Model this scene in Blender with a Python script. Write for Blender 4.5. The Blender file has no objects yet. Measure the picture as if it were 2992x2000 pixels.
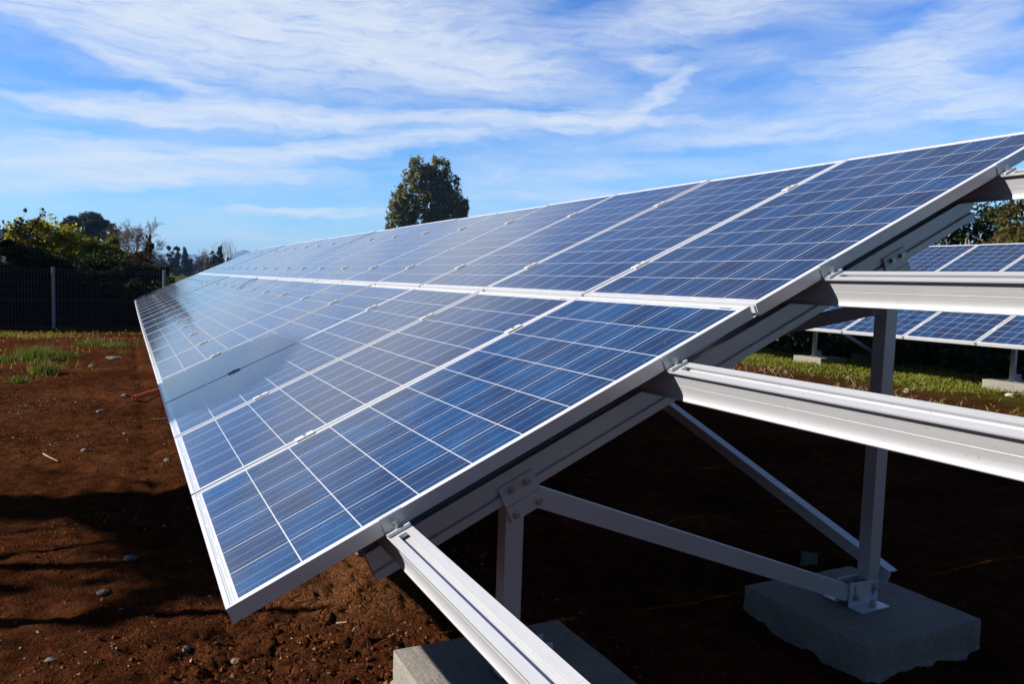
import bpy, bmesh, math, random
import numpy as np
from mathutils import Vector, Matrix
R = math.radians
sc = bpy.context.scene
COL = sc.collection

# ------------------------------------------------------------------ camera
YAW, PIT, ROL = R(26.3732), R(-4.3205), R(1.8945)
CAM = Vector((-0.2034, -1.8107, 0.7531))
F = Vector((math.sin(YAW)*math.cos(PIT), math.cos(YAW)*math.cos(PIT), math.sin(PIT)))
R0 = Vector((math.cos(YAW), -math.sin(YAW), 0)); U0 = R0.cross(F)
RI = R0*math.cos(ROL) + U0*math.sin(ROL); UP = -R0*math.sin(ROL) + U0*math.cos(ROL)
cd = bpy.data.cameras.new('camera'); cam = bpy.data.objects.new('camera', cd); COL.objects.link(cam)
M = Matrix(((RI.x, UP.x, -F.x, CAM.x), (RI.y, UP.y, -F.y, CAM.y), (RI.z, UP.z, -F.z, CAM.z), (0, 0, 0, 1)))
cam.matrix_world = M
cd.sensor_fit = 'HORIZONTAL'; cd.sensor_width = 36; cd.lens = 27.647
cd.clip_start = 0.05; cd.clip_end = 40000
sc.camera = cam

# ------------------------------------------------------------------ light: sun from the left, a little ahead
LD = Vector((.68, -.19, -.41)).normalized()          # the way the sunlight travels
SUN_EL = math.asin(-LD.z); SUN_AZ = math.atan2(-LD.x, -LD.y)   # azimuth from +Y towards +X
sl = bpy.data.lights.new('sun', 'SUN'); sl.energy = 5.0; sl.angle = R(0.53); sl.color = (1.0, .945, .87)
so = bpy.data.objects.new('sun', sl); COL.objects.link(so); so.rotation_euler = LD.to_track_quat('-Z', 'Y').to_euler()
so.location = (-20, 5, 12)
sc.view_settings.view_transform = 'Standard'; sc.view_settings.look = 'None'
sc.view_settings.gamma = 1; sc.view_settings.exposure = 1.0; sc.view_settings.use_curve_mapping = False

sc.cycles.use_denoising = True; sc.cycles.denoising_prefilter = 'ACCURATE'; sc.cycles.denoising_input_passes = 'RGB_ALBEDO_NORMAL'
# ------------------------------------------------------------------ sky: Nishita with cirrus
SKY_STRENGTH = 0.1
HAZE = .00017
w = bpy.data.worlds.new('World'); sc.world = w; w.use_nodes = True
nt = w.node_tree; nt.nodes.clear()
def wn(t, **k):
    n = nt.nodes.new(t)
    for a, b in k.items(): setattr(n, a, b)
    return n
def wm(op, a, b=None, c=None, clamp=False):
    n = wn('ShaderNodeMath', operation=op); n.use_clamp = clamp
    for i, v in enumerate((a, b, c)):
        if v is None: continue
        if isinstance(v, (int, float)): n.inputs[i].default_value = v
        else: nt.links.new(v, n.inputs[i])
    return n.outputs[0]
tc = wn('ShaderNodeTexCoord'); sx = wn('ShaderNodeSeparateXYZ'); nt.links.new(tc.outputs['Generated'], sx.inputs[0])
X, Y, Z = sx.outputs
cy_, sy_ = math.cos(YAW), math.sin(YAW)
xr = wm('SUBTRACT', wm('MULTIPLY', X, cy_), wm('MULTIPLY', Y, sy_))
yr = wm('ADD', wm('MULTIPLY', X, sy_), wm('MULTIPLY', Y, cy_))
az = wm('MULTIPLY', wm('ARCTAN2', xr, yr), 57.2958)
el = wm('MULTIPLY', wm('ARCSINE', Z), 57.2958)
ae = wn('ShaderNodeCombineXYZ'); nt.links.new(az, ae.inputs[0]); nt.links.new(el, ae.inputs[1])
def wnoise(vec, scale, detail, rough, sclx=1, scly=1, rot=0, loc=(0, 0, 0), dist=0):
    m = wn('ShaderNodeMapping'); m.inputs['Scale'].default_value = (sclx, scly, 1); m.inputs['Rotation'].default_value = (0, 0, R(rot)); m.inputs['Location'].default_value = loc
    nt.links.new(vec, m.inputs[0])
    n = wn('ShaderNodeTexNoise'); n.inputs['Scale'].default_value = scale; n.inputs['Detail'].default_value = detail; n.inputs['Roughness'].default_value = rough; n.inputs['Distortion'].default_value = dist
    nt.links.new(m.outputs[0], n.inputs['Vector']); return n
def warp(vec, scale, sx_, sy_, amt, loc=(0, 0, 0)):
    n = wnoise(vec, scale, 4, .55, sx_, sy_, loc=loc)
    s = wn('ShaderNodeVectorMath', operation='SUBTRACT'); nt.links.new(n.outputs['Color'], s.inputs[0]); s.inputs[1].default_value = (.5, .5, .5)
    m = wn('ShaderNodeVectorMath', operation='MULTIPLY'); nt.links.new(s.outputs[0], m.inputs[0]); m.inputs[1].default_value = amt
    a = wn('ShaderNodeVectorMath', operation='ADD'); nt.links.new(vec, a.inputs[0]); nt.links.new(m.outputs[0], a.inputs[1])
    return a.outputs[0]
wv = warp(ae.outputs[0], .10, 1, 2.2, (8, 2.2, 0)); wv = warp(wv, .45, 1, 2.5, (2.6, .75, 0), (3, 7, 0)); wv = warp(wv, 1.6, .6, 2.5, (.9, .28, 0), (9, 1, 0))
# cirrus bands: azimuth, elevation, half length, half width, tilt, strength
BANDS = [(-20, 15.5, 20, 3.6, -6, .45), (-6, 14.6, 11, 1.3, -10, .5), (-24, 15.8, 17, 3.4, -5, .75), (-9, 17.0, 17, 3.2, -7, .8), (-1.5, 15.2, 9, 1.7, -14, .5), (13, 18.8, 13, 2.2, 10, .7), (-27, 19, 30, 3, 0, .6),
         (-20, 10.7, 12, 1.2, 1, 1.1), (-27, 10.1, 9, .6, -3, .8), (0, 11.5, 17, .8, 1, .95), (-13, 10.8, 6, .7, 1, .5), (9.8, 13.4, 5, .8, 27, .7), (9.0, 15.3, 4, .8, -6, .45), (5, 12.0, 5, .9, 12, .35),
         (-27, 7.0, 11, 1.5, 4, 1.0), (-14, 8.7, 11, 1.0, 11, 1.0), (-4, 10.2, 8, .7, 8, .5), (-24, 5.9, 14, .8, 6, .9), (-14.8, 4.45, 6.5, .42, 1, 1.2),
         (25, 14.6, 8, 2.8, 14, .7), (28.5, 12.3, 7, 2.0, -12, .6), (15, 10.8, 12, .9, 6, .45), (25, 11.0, 14, .6, 4, .3), (8, 8.2, 14, 1.1, 3, .35), (30, 18, 8, 1.5, 15, .35), (6, 6.5, 16, .7, 2, .3), (-20, 2.6, 22, .45, 0, .25), (-24, 12.6, 9, .7, -13, .5), (-31, 8.2, 4, .5, 3, .3)]
acc = None
for a, e, la, le, t, s in BANDS:
    m = wn('ShaderNodeMapping', vector_type='TEXTURE'); m.inputs['Location'].default_value = (a, e, 0); m.inputs['Rotation'].default_value = (0, 0, R(t)); m.inputs['Scale'].default_value = (la, le, 1)
    nt.links.new(wv, m.inputs[0])
    g = wn('ShaderNodeTexGradient', gradient_type='SPHERICAL'); nt.links.new(m.outputs[0], g.inputs[0])
    v = wm('MULTIPLY', g.outputs['Fac'], s * 1.35)
    acc = v if acc is None else wm('ADD', acc, v)
fil = wnoise(wv, .75, 9, .66, .34, 2.4, rot=-4, dist=.5)           # filaments
fil2 = wnoise(wv, .16, 6, .6, .5, 2.2, rot=5, loc=(11, 4, 0))       # large veil patches
f1 = wm('MAXIMUM', wm('MULTIPLY_ADD', fil.outputs['Fac'], 3.4, -.7), .05)
acc = wm('MULTIPLY', acc, f1)
veil = wm('MULTIPLY', wm('SUBTRACT', fil2.outputs['Fac'], .40, clamp=True), wm('MULTIPLY_ADD', fil.outputs['Fac'], 3.0, -.2))
hi = wn('ShaderNodeMapRange'); nt.links.new(el, hi.inputs[0]); hi.inputs[1].default_value = 24; hi.inputs[2].default_value = 50; hi.inputs[3].default_value = 1; hi.inputs[4].default_value = .12
cloud = wm('MULTIPLY', wm('ADD', acc, wm('MAXIMUM', veil, 0)), hi.outputs[0])
# soft knee keeps the thick parts from flattening
cloud = wm('SUBTRACT', 1.0, wm('POWER', 2.718, wm('MULTIPLY', cloud, -1.25)))
cloud = wm('MULTIPLY', cloud, .93, clamp=True)
sky = wn('ShaderNodeTexSky', sky_type='NISHITA'); sky.sun_disc = False; sky.sun_elevation = SUN_EL; sky.sun_rotation = SUN_AZ
sky.air_density = 1.0; sky.dust_density = .15; sky.ozone_density = 2.2; sky.altitude = 100
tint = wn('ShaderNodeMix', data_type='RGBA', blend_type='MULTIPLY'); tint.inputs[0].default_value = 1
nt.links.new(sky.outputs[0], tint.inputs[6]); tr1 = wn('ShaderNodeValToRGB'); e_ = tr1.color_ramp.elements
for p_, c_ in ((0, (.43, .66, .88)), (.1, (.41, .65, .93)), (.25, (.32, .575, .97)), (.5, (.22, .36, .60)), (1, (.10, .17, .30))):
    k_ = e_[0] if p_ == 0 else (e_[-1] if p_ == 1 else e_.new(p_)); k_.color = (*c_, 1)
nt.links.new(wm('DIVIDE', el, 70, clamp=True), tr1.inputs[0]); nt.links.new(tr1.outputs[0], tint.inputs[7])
mix = wn('ShaderNodeMix', data_type='RGBA'); nt.links.new(cloud, mix.inputs[0]); nt.links.new(tint.outputs[2], mix.inputs[6])
CLOUD = mix.inputs[7]; CLOUD.default_value = (4.15, 4.45, 4.8, 1)
rear = wn('ShaderNodeMapRange'); rear.interpolation_type = 'SMOOTHSTEP'; nt.links.new(yr, rear.inputs[0]); rear.inputs[1].default_value = -.35; rear.inputs[2].default_value = .55; rear.inputs[3].default_value = .32; rear.inputs[4].default_value = 1  # sky dimmed behind the camera to lower the fill on shaded faces
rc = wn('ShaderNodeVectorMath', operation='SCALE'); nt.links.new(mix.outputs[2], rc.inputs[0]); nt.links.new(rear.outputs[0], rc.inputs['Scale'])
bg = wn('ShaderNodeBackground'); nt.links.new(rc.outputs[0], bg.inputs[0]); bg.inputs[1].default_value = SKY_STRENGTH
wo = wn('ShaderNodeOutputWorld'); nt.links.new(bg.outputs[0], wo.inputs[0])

# ================================================================== helpers
TH = R(25.25113); CT, ST = math.cos(TH), math.sin(TH)
rng = np.random.default_rng(7); random.seed(7)
def sstep(t): t = np.clip(t, 0, 1); return t*t*(3-2*t)
def gh(x, y):
    """ground height"""
    x = np.asarray(x, float); y = np.asarray(y, float)
    return (-.52 - .25*sstep((y-2)/19)*(1-sstep((x-3)/5)) + .11*sstep((x-3)/6)*(1-sstep((x-18)/40))
            - .5*sstep((y-24)/30)*(1-sstep((x-3)/5)))
def hash2(ix, iy, s):
    h = (ix*374761393 + iy*668265263 + s*1442695041) & 0xffffffff
    h = ((h ^ (h >> 13))*1274126177) & 0xffffffff
    return ((h ^ (h >> 16)) & 0xffff)/65535.0
def vnoise(x, y, s=0):
    x = np.asarray(x, float); y = np.asarray(y, float)
    ix = np.floor(x).astype(np.int64); iy = np.floor(y).astype(np.int64)
    fx = x-ix; fy = y-iy; fx = fx*fx*(3-2*fx); fy = fy*fy*(3-2*fy)
    a = hash2(ix, iy, s); b = hash2(ix+1, iy, s); c = hash2(ix, iy+1, s); d = hash2(ix+1, iy+1, s)
    return (a*(1-fx)+b*fx)*(1-fy)+(c*(1-fx)+d*fx)*fy - .5
def fbm(x, y, o=4, s=0):
    v = 0; a = 1
    for i in range(o): v = v + a*vnoise(x*2**i, y*2**i, s+i*17); a *= .5
    return v

def gf_(x, y):
    """ground height with its relief"""
    x = np.asarray(x, float); y = np.asarray(y, float)
    nr = (1-sstep((np.abs(x-.5)-9)/6))*(1-sstep((np.abs(y-6)-14)/6))
    z = gh(x, y) + nr*(fbm(x*1.1, y*1.1, 4, 3)*.030 + fbm(x*7, y*7, 4, 9)*.022 + fbm(x*16, y*16, 2, 19)*.011 + fbm(x*34, y*34, 2, 29)*.008)
    z = z + .05*np.exp(-(((x-.62)/.28)**2 + ((y-1.5)/.40)**2))*(1+.6*fbm(x*6, y*6, 3, 5))      # loose heap by the near corner
    z = z + crust(x, y)
    return z - .018*np.exp(-((x+.02-.02*np.sin(y))/.07)**2)*sstep((y-1.2)/1)*nr                # drip line below the panels' low edge
def crust(x, y):
    """cracked, slightly curled plates of dried soil by the first footing"""
    m = sstep(1.25-np.hypot((x-.42)/.62, (y-.78)/.72))*sstep((fbm(x*3.1, y*3.1, 3, 71)+.42)*3)
    wx = x + .035*fbm(x*9, y*9, 3, 81); wy = y + .035*fbm(x*9+50, y*9, 3, 83)
    px_, py_ = wx*9.5 + wy*2.2, wy*15
    ix = np.floor(px_).astype(np.int64); iy = np.floor(py_).astype(np.int64)
    f1 = np.full(np.shape(x), 9.); f2 = np.full(np.shape(x), 9.); hid = np.zeros(np.shape(x))
    for i in (-1, 0, 1):
        for j in (-1, 0, 1):
            cx = ix+i; cy = iy+j; d = np.hypot(cx+hash2(cx, cy, 5)-px_, cy+hash2(cx, cy, 6)-py_)
            n = d < f1; f2 = np.where(n, f1, np.minimum(f2, d)); hid = np.where(n, hash2(cx, cy, 8), hid); f1 = np.where(n, d, f1)
    e = f2-f1
    return m*((hid-.5)*.008 + .006*sstep(1-e/.5)*(hid > .4) - .026*sstep(1-e/.17)*(hash2(ix//2, iy, 3) > .25))
def mesh_obj(name, verts, faces, m, parent=None, smooth=None):
    me = bpy.data.meshes.new(name)
    if isinstance(verts, np.ndarray): verts = verts.tolist()
    me.from_pydata(verts, [], faces if isinstance(faces, list) else faces.tolist())
    if smooth is not None:
        me.polygons.foreach_set('use_smooth', [True]*len(me.polygons))
        if smooth < 180: me.set_sharp_from_angle(angle=R(smooth))
    me.update()
    o = bpy.data.objects.new(name, me); COL.objects.link(o)
    if m: me.materials.append(m)
    if parent is not None: o.parent = parent
    return o
class MB:
    """collects shapes, builds ONE mesh; T maps local coordinates to mesh coordinates"""
    def __init__(s, T=None): s.v = []; s.f = []; s.T = T or (lambda p: p)
    def add(s, vs, fs):
        b = len(s.v); s.v += [tuple(s.T(p)) for p in vs]; s.f += [tuple(i+b for i in f) for f in fs]
    def box(s, lo, hi):
        x0, y0, z0 = lo; x1, y1, z1 = hi
        s.add([(x0, y0, z0), (x1, y0, z0), (x1, y1, z0), (x0, y1, z0), (x0, y0, z1), (x1, y0, z1), (x1, y1, z1), (x0, y1, z1)],
              [(0, 3, 2, 1), (4, 5, 6, 7), (0, 1, 5, 4), (1, 2, 6, 5), (2, 3, 7, 6), (3, 0, 4, 7)])
    def bbox(s, lo, hi, b=.002):
        """box with bevelled edges"""
        bm = bmesh.new(); bmesh.ops.create_cube(bm, size=1)
        for v in bm.verts: v.co = Vector([(lo[i]+hi[i])/2 + v.co[i]*(hi[i]-lo[i]) for i in range(3)])
        bmesh.ops.bevel(bm, geom=bm.edges[:], offset=b, segments=1, affect='EDGES')
        bm.verts.index_update(); s.add([v.co[:] for v in bm.verts], [[v.index for v in f.verts] for f in bm.faces]); bm.free()
    def prism(s, poly, fn, a, b, cap=True):
        """closed 2D polygon swept from a to b; fn(p, q, t) -> xyz"""
        n = len(poly)
        s.add([fn(p, q, a) for p, q in poly] + [fn(p, q, b) for p, q in poly],
              [(i, (i+1) % n, n+(i+1) % n, n+i) for i in range(n)] + ([tuple(range(n))[::-1], tuple(range(n, 2*n))] if cap else []))
    def tube(s, p0, p1, r0, r1=None, n=8, cap=True):
        r1 = r0 if r1 is None else r1
        p0 = Vector(p0); p1 = Vector(p1); d = (p1-p0).normalized()
        a = d.orthogonal().normalized(); b = d.cross(a)
        vs = []
        for p, r in ((p0, r0), (p1, r1)):
            for i in range(n):
                t = 2*math.pi*i/n; vs.append(tuple(p + a*(r*math.cos(t)) + b*(r*math.sin(t))))
        s.add(vs, [(i, (i+1) % n, n+(i+1) % n, n+i) for i in range(n)] + ([tuple(range(n))[::-1], tuple(range(n, 2*n))] if cap else []))
    def beam(s, p0, p1, wa, wb, up=(0, 1, 0)):
        """rectangular bar from p0 to p1; wa across 'up', wb along 'up'"""
        p0 = Vector(p0); p1 = Vector(p1); d = (p1-p0).normalized(); u = Vector(up); u = (u - d*u.dot(d)).normalized(); c = d.cross(u)
        vs = [tuple(p + c*(i*wa/2) + u*(j*wb/2)) for p in (p0, p1) for i, j in ((-1, -1), (1, -1), (1, 1), (-1, 1))]
        s.add(vs, [(0, 3, 2, 1), (4, 5, 6, 7), (0, 1, 5, 4), (1, 2, 6, 5), (2, 3, 7, 6), (3, 0, 4, 7)])
    def build(s, name, m, parent=None, smooth=None):
        return mesh_obj(name, s.v, s.f, m, parent, smooth)
def tag(o, label=None, cat=None, group=None, kind=None):
    if label: o['label'] = label
    if cat: o['category'] = cat
    if group: o['group'] = group
    if kind: o['kind'] = kind
    return o
def empty(name, loc, rot=(0, 0, 0), label=None, cat=None, group=None):
    o = bpy.data.objects.new(name, None); COL.objects.link(o); o.location = loc; o.rotation_euler = rot; o.empty_display_size = .1
    return tag(o, label, cat, group)
def copy_tree(o, parent=None):
    c = o.copy(); COL.objects.link(c); c.parent = parent
    for ch in list(o.children): copy_tree(ch, c)
    return c
ORD = ['first', 'second', 'third', 'fourth', 'fifth', 'sixth', 'seventh', 'eighth', 'ninth', 'tenth', 'eleventh', 'twelfth', 'thirteenth', 'fourteenth', 'fifteenth', 'sixteenth', 'seventeenth', 'eighteenth', 'nineteenth', 'twentieth']

# ================================================================== materials
class NT:
    def __init__(s, name, rough=.6, metal=0, spec=None):
        s.m = bpy.data.materials.new(name); s.m.use_nodes = True; s.t = s.m.node_tree
        s.p = s.t.nodes['Principled BSDF']; s.p.inputs['Roughness'].default_value = rough; s.p.inputs['Metallic'].default_value = metal
        if spec is not None: s.p.inputs['Specular IOR Level'].default_value = spec
    def n(s, t, **k):
        x = s.t.nodes.new(t)
        for a, b in k.items(): setattr(x, a, b)
        return x
    def l(s, a, b): s.t.links.new(a, b)
    def val(s, inp, v):
        if isinstance(v, (int, float, tuple)): inp.default_value = v
        else: s.l(v, inp)
    def math(s, op, a, b=None, c=None, clamp=False):
        x = s.n('ShaderNodeMath', operation=op); x.use_clamp = clamp
        for i, v in enumerate((a, b, c)):
            if v is not None: s.val(x.inputs[i], v)
        return x.outputs[0]
    def coord(s, which='Object'):
        return s.n('ShaderNodeTexCoord').outputs[which]
    def pos(s): return s.n('ShaderNodeNewGeometry').outputs['Position']
    def noise(s, vec, scale, detail=4, rough=.55, stretch=None, dist=0):
        if stretch:
            m = s.n('ShaderNodeMapping'); m.inputs['Scale'].default_value = stretch; s.l(vec, m.inputs[0]); vec = m.outputs[0]
        x = s.n('ShaderNodeTexNoise'); s.l(vec, x.inputs['Vector']); x.inputs['Scale'].default_value = scale; x.inputs['Detail'].default_value = detail; x.inputs['Roughness'].default_value = rough; x.inputs['Distortion'].default_value = dist
        return x.outputs['Fac']
    def vor(s, vec, scale, feature='F1', out='Distance', rnd=1):
        x = s.n('ShaderNodeTexVoronoi', feature=feature); s.l(vec, x.inputs['Vector']); x.inputs['Scale'].default_value = scale; x.inputs['Randomness'].default_value = rnd
        return x.outputs[out]
    def ramp(s, fac, stops):
        x = s.n('ShaderNodeValToRGB'); s.l(fac, x.inputs[0]); e = x.color_ramp.elements
        while len(e) > 1: e.remove(e[-1])
        e[0].position = stops[0][0]; c = stops[0][1]; e[0].color = (*c, 1) if len(c) == 3 else c
        for p, c in stops[1:]:
            k = e.new(p); k.color = (*c, 1) if len(c) == 3 else c
        return x.outputs[0]
    def rng(s, v, a, b, c=0, d=1, smooth=True):
        x = s.n('ShaderNodeMapRange'); x.interpolation_type = 'SMOOTHSTEP' if smooth else 'LINEAR'
        s.val(x.inputs[0], v)
        for i, q in enumerate((a, b, c, d)): x.inputs[i+1].default_value = q
        return x.outputs[0]
    def mix(s, f, a, b, blend='MIX'):
        x = s.n('ShaderNodeMix', data_type='RGBA', blend_type=blend); s.val(x.inputs[0], f)
        for i, v in ((6, a), (7, b)):
            if isinstance(v, tuple): x.inputs[i].default_value = (*v, 1) if len(v) == 3 else v
            else: s.l(v, x.inputs[i])
        return x.outputs[2]
    def bump(s, h, strength=.5, dist=.01, normal=None):
        x = s.n('ShaderNodeBump'); x.inputs['Strength'].default_value = strength; x.inputs['Distance'].default_value = dist; s.l(h, x.inputs['Height'])
        if normal is not None: s.l(normal, x.inputs['Normal'])
        return x.outputs[0]
    def base(s, c): s.val(s.p.inputs['Base Color'], c if not isinstance(c, tuple) else (*c[:3], 1))
    def nrm(s, v): s.l(v, s.p.inputs['Normal'])

def alu(name, col, rough, metal, grain=.06, streak=None):
    t = NT(name, rough, metal); c = t.coord()
    n1 = t.noise(c, 14, 5); n2 = t.noise(c, 260, 2)
    sp = t.math('GREATER_THAN', t.noise(c, 95, 1), .735)
    k = t.math('MULTIPLY_ADD', n1, grain*2, 1-grain)
    if streak: k = t.math('MULTIPLY', k, t.math('MULTIPLY_ADD', t.noise(c, 3, 4, .6, streak), .22, .89))
    b = t.mix(1, col, t.n('ShaderNodeCombineColor').outputs[0], 'MULTIPLY') if False else None
    cc = t.n('ShaderNodeCombineColor')
    for i in range(3): t.l(t.math('MULTIPLY', k, col[i]), cc.inputs[i])
    t.base(t.mix(t.math('MULTIPLY', sp, .35), cc.outputs[0], tuple(v*.35 for v in col)))
    t.val(t.p.inputs['Roughness'], t.math('MULTIPLY_ADD', n2, .18, rough-.09))
    return t.m
M_ALU = alu('anodised_aluminium', (.47, .475, .485), .40, .38)
M_RAIL = alu('extruded_rail_aluminium', (.485, .49, .50), .40, .38, .06, (40, .6, 40))
M_FRAME = alu('panel_frame_aluminium', (.58, .585, .60), .38, .3, .04)
M_GALV = alu('galvanised_steel', (.50, .53, .57), .42, .35, .12)
M_BOLT = alu('bolt_steel', (.45, .43, .41), .3, .85, .12)

def mat_panel():
    t = NT('solar_cells', .075); c = t.coord(); s = t.n('ShaderNodeSeparateXYZ'); t.l(c, s.inputs[0]); v, u = s.outputs[0], s.outputs[1]
    P = .1588
    cv = t.math('DIVIDE', t.math('SUBTRACT', v, .0310), P); cu = t.math('DIVIDE', t.math('SUBTRACT', u, .0229), P)
    fv = t.math('FRACT', cv); fu = t.math('FRACT', cu)
    def inr(x, a, b): return t.math('MULTIPLY', t.math('GREATER_THAN', x, a), t.math('LESS_THAN', x, b))
    inside = t.math('MULTIPLY', inr(cv, 0, 10), inr(cu, 0, 6))
    gap = t.math('MAXIMUM', t.math('GREATER_THAN', t.math('ABSOLUTE', t.math('SUBTRACT', fv, .5)), .4903), t.math('GREATER_THAN', t.math('ABSOLUTE', t.math('SUBTRACT', fu, .5)), .4903))
    bb = t.math('LESS_THAN', t.math('ABSOLUTE', t.math('SUBTRACT', t.math('FRACT', t.math('MULTIPLY', fu, 3)), .5)), .0165)
    oin = t.n('ShaderNodeObjectInfo'); oi = oin.outputs['Random']; tn = t.n('ShaderNodeSeparateColor'); t.l(oin.outputs['Color'], tn.inputs[0]); tone = tn.outputs[0]    # every module's own tint
    # every cell its own blue
    cell = t.n('ShaderNodeCombineXYZ'); t.l(t.math('FLOOR', cv), cell.inputs[0]); t.l(t.math('FLOOR', cu), cell.inputs[1]); t.l(t.math('MULTIPLY', oi, 97), cell.inputs[2])
    wnz = t.n('ShaderNodeTexWhiteNoise', noise_dimensions='3D'); t.l(cell.outputs[0], wnz.inputs['Vector'])
    off = t.n('ShaderNodeVectorMath', operation='MULTIPLY_ADD'); t.l(wnz.outputs['Color'], off.inputs[0]); off.inputs[1].default_value = (9, 9, 9); t.l(c, off.inputs[2])
    big = t.noise(off.outputs[0], 8, 2, .5)
    grain = t.vor(off.outputs[0], 170, 'F1', 'Color'); gs = t.n('ShaderNodeSeparateColor'); t.l(grain, gs.inputs[0])
    k = t.math('ADD', t.math('MULTIPLY', big, .75), t.math('ADD', t.math('MULTIPLY', wnz.outputs['Value'], .28), t.math('MULTIPLY', gs.outputs[0], .16)))
    col = t.ramp(k, [(.32, (.003, .010, .036)), (.55, (.002, .022, .074)), (.78, (.0025, .038, .120)), (.95, (.006, .058, .160))])
    # panel to panel differences: some modules are more violet
    col = t.mix(t.math('MULTIPLY', tone, .68), col, (.020, .023, .052))
    # fine print fingers and bus bars
    sil = (.44, .44, .45)
    ribb = t.math('MULTIPLY', bb, .42)
    col = t.mix(ribb, col, sil)
    white = (.50, .51, .52)
    col = t.mix(t.math('MULTIPLY', gap, .92), col, white)
    # border strip with the cross ribbons
    rib = t.math('MULTIPLY', t.math('MAXIMUM', inr(v, .0135, .0195), inr(v, 1.6305, 1.6365)), t.math('LESS_THAN', t.math('FRACT', t.math('MULTIPLY_ADD', cu, .5, .06)), .90))
    rib2 = t.math('MULTIPLY', t.math('MAXIMUM', inr(v, .0225, .0265), inr(v, 1.6235, 1.6275)), t.math('LESS_THAN', t.math('FRACT', t.math('MULTIPLY_ADD', cu, .5, .56)), .84))
    edge = t.mix(t.math('MULTIPLY', t.math('MAXIMUM', rib, rib2), .75), white, (.30, .31, .33))
    # small barcode label in the top corner strip
    bar = t.math('MULTIPLY', t.math('MULTIPLY', inr(v, 1.6225, 1.6345), inr(u, .06, .115)), t.math('GREATER_THAN', t.noise(c, 420, 0, .5, (0, 1, 0)), .5))
    edge = t.mix(bar, edge, (.03, .03, .03))
    col = t.mix(inside, edge, col)
    # dust: thin film, heavier along the lower frame, and specks
    dn = t.noise(c, 5, 6, .65)
    low = t.rng(v, .0, .10, .55, 0)
    dust = t.math('MULTIPLY', t.math('ADD', t.math('MULTIPLY', dn, .036), t.math('MULTIPLY', low, t.math('MULTIPLY', dn, .26))), 1.0, clamp=True)
    speck = t.math('MULTIPLY', t.math('LESS_THAN', t.vor(c, 26), .055), t.math('GREATER_THAN', t.noise(c, 9, 1), .56))
    col = t.mix(dust, col, (.33, .25, .20)); col = t.mix(t.math('MULTIPLY', speck, .5), col, (.40, .36, .31))
    t.base(col)
    t.val(t.p.inputs['Roughness'], t.math('MULTIPLY_ADD', dn, .08, .06))
    t.p.inputs['IOR'].default_value = 1.5
    t.nrm(t.bump(t.noise(c, 900, 1), .03, .0006))
    return t.m
M_CELL = mat_panel()

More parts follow.
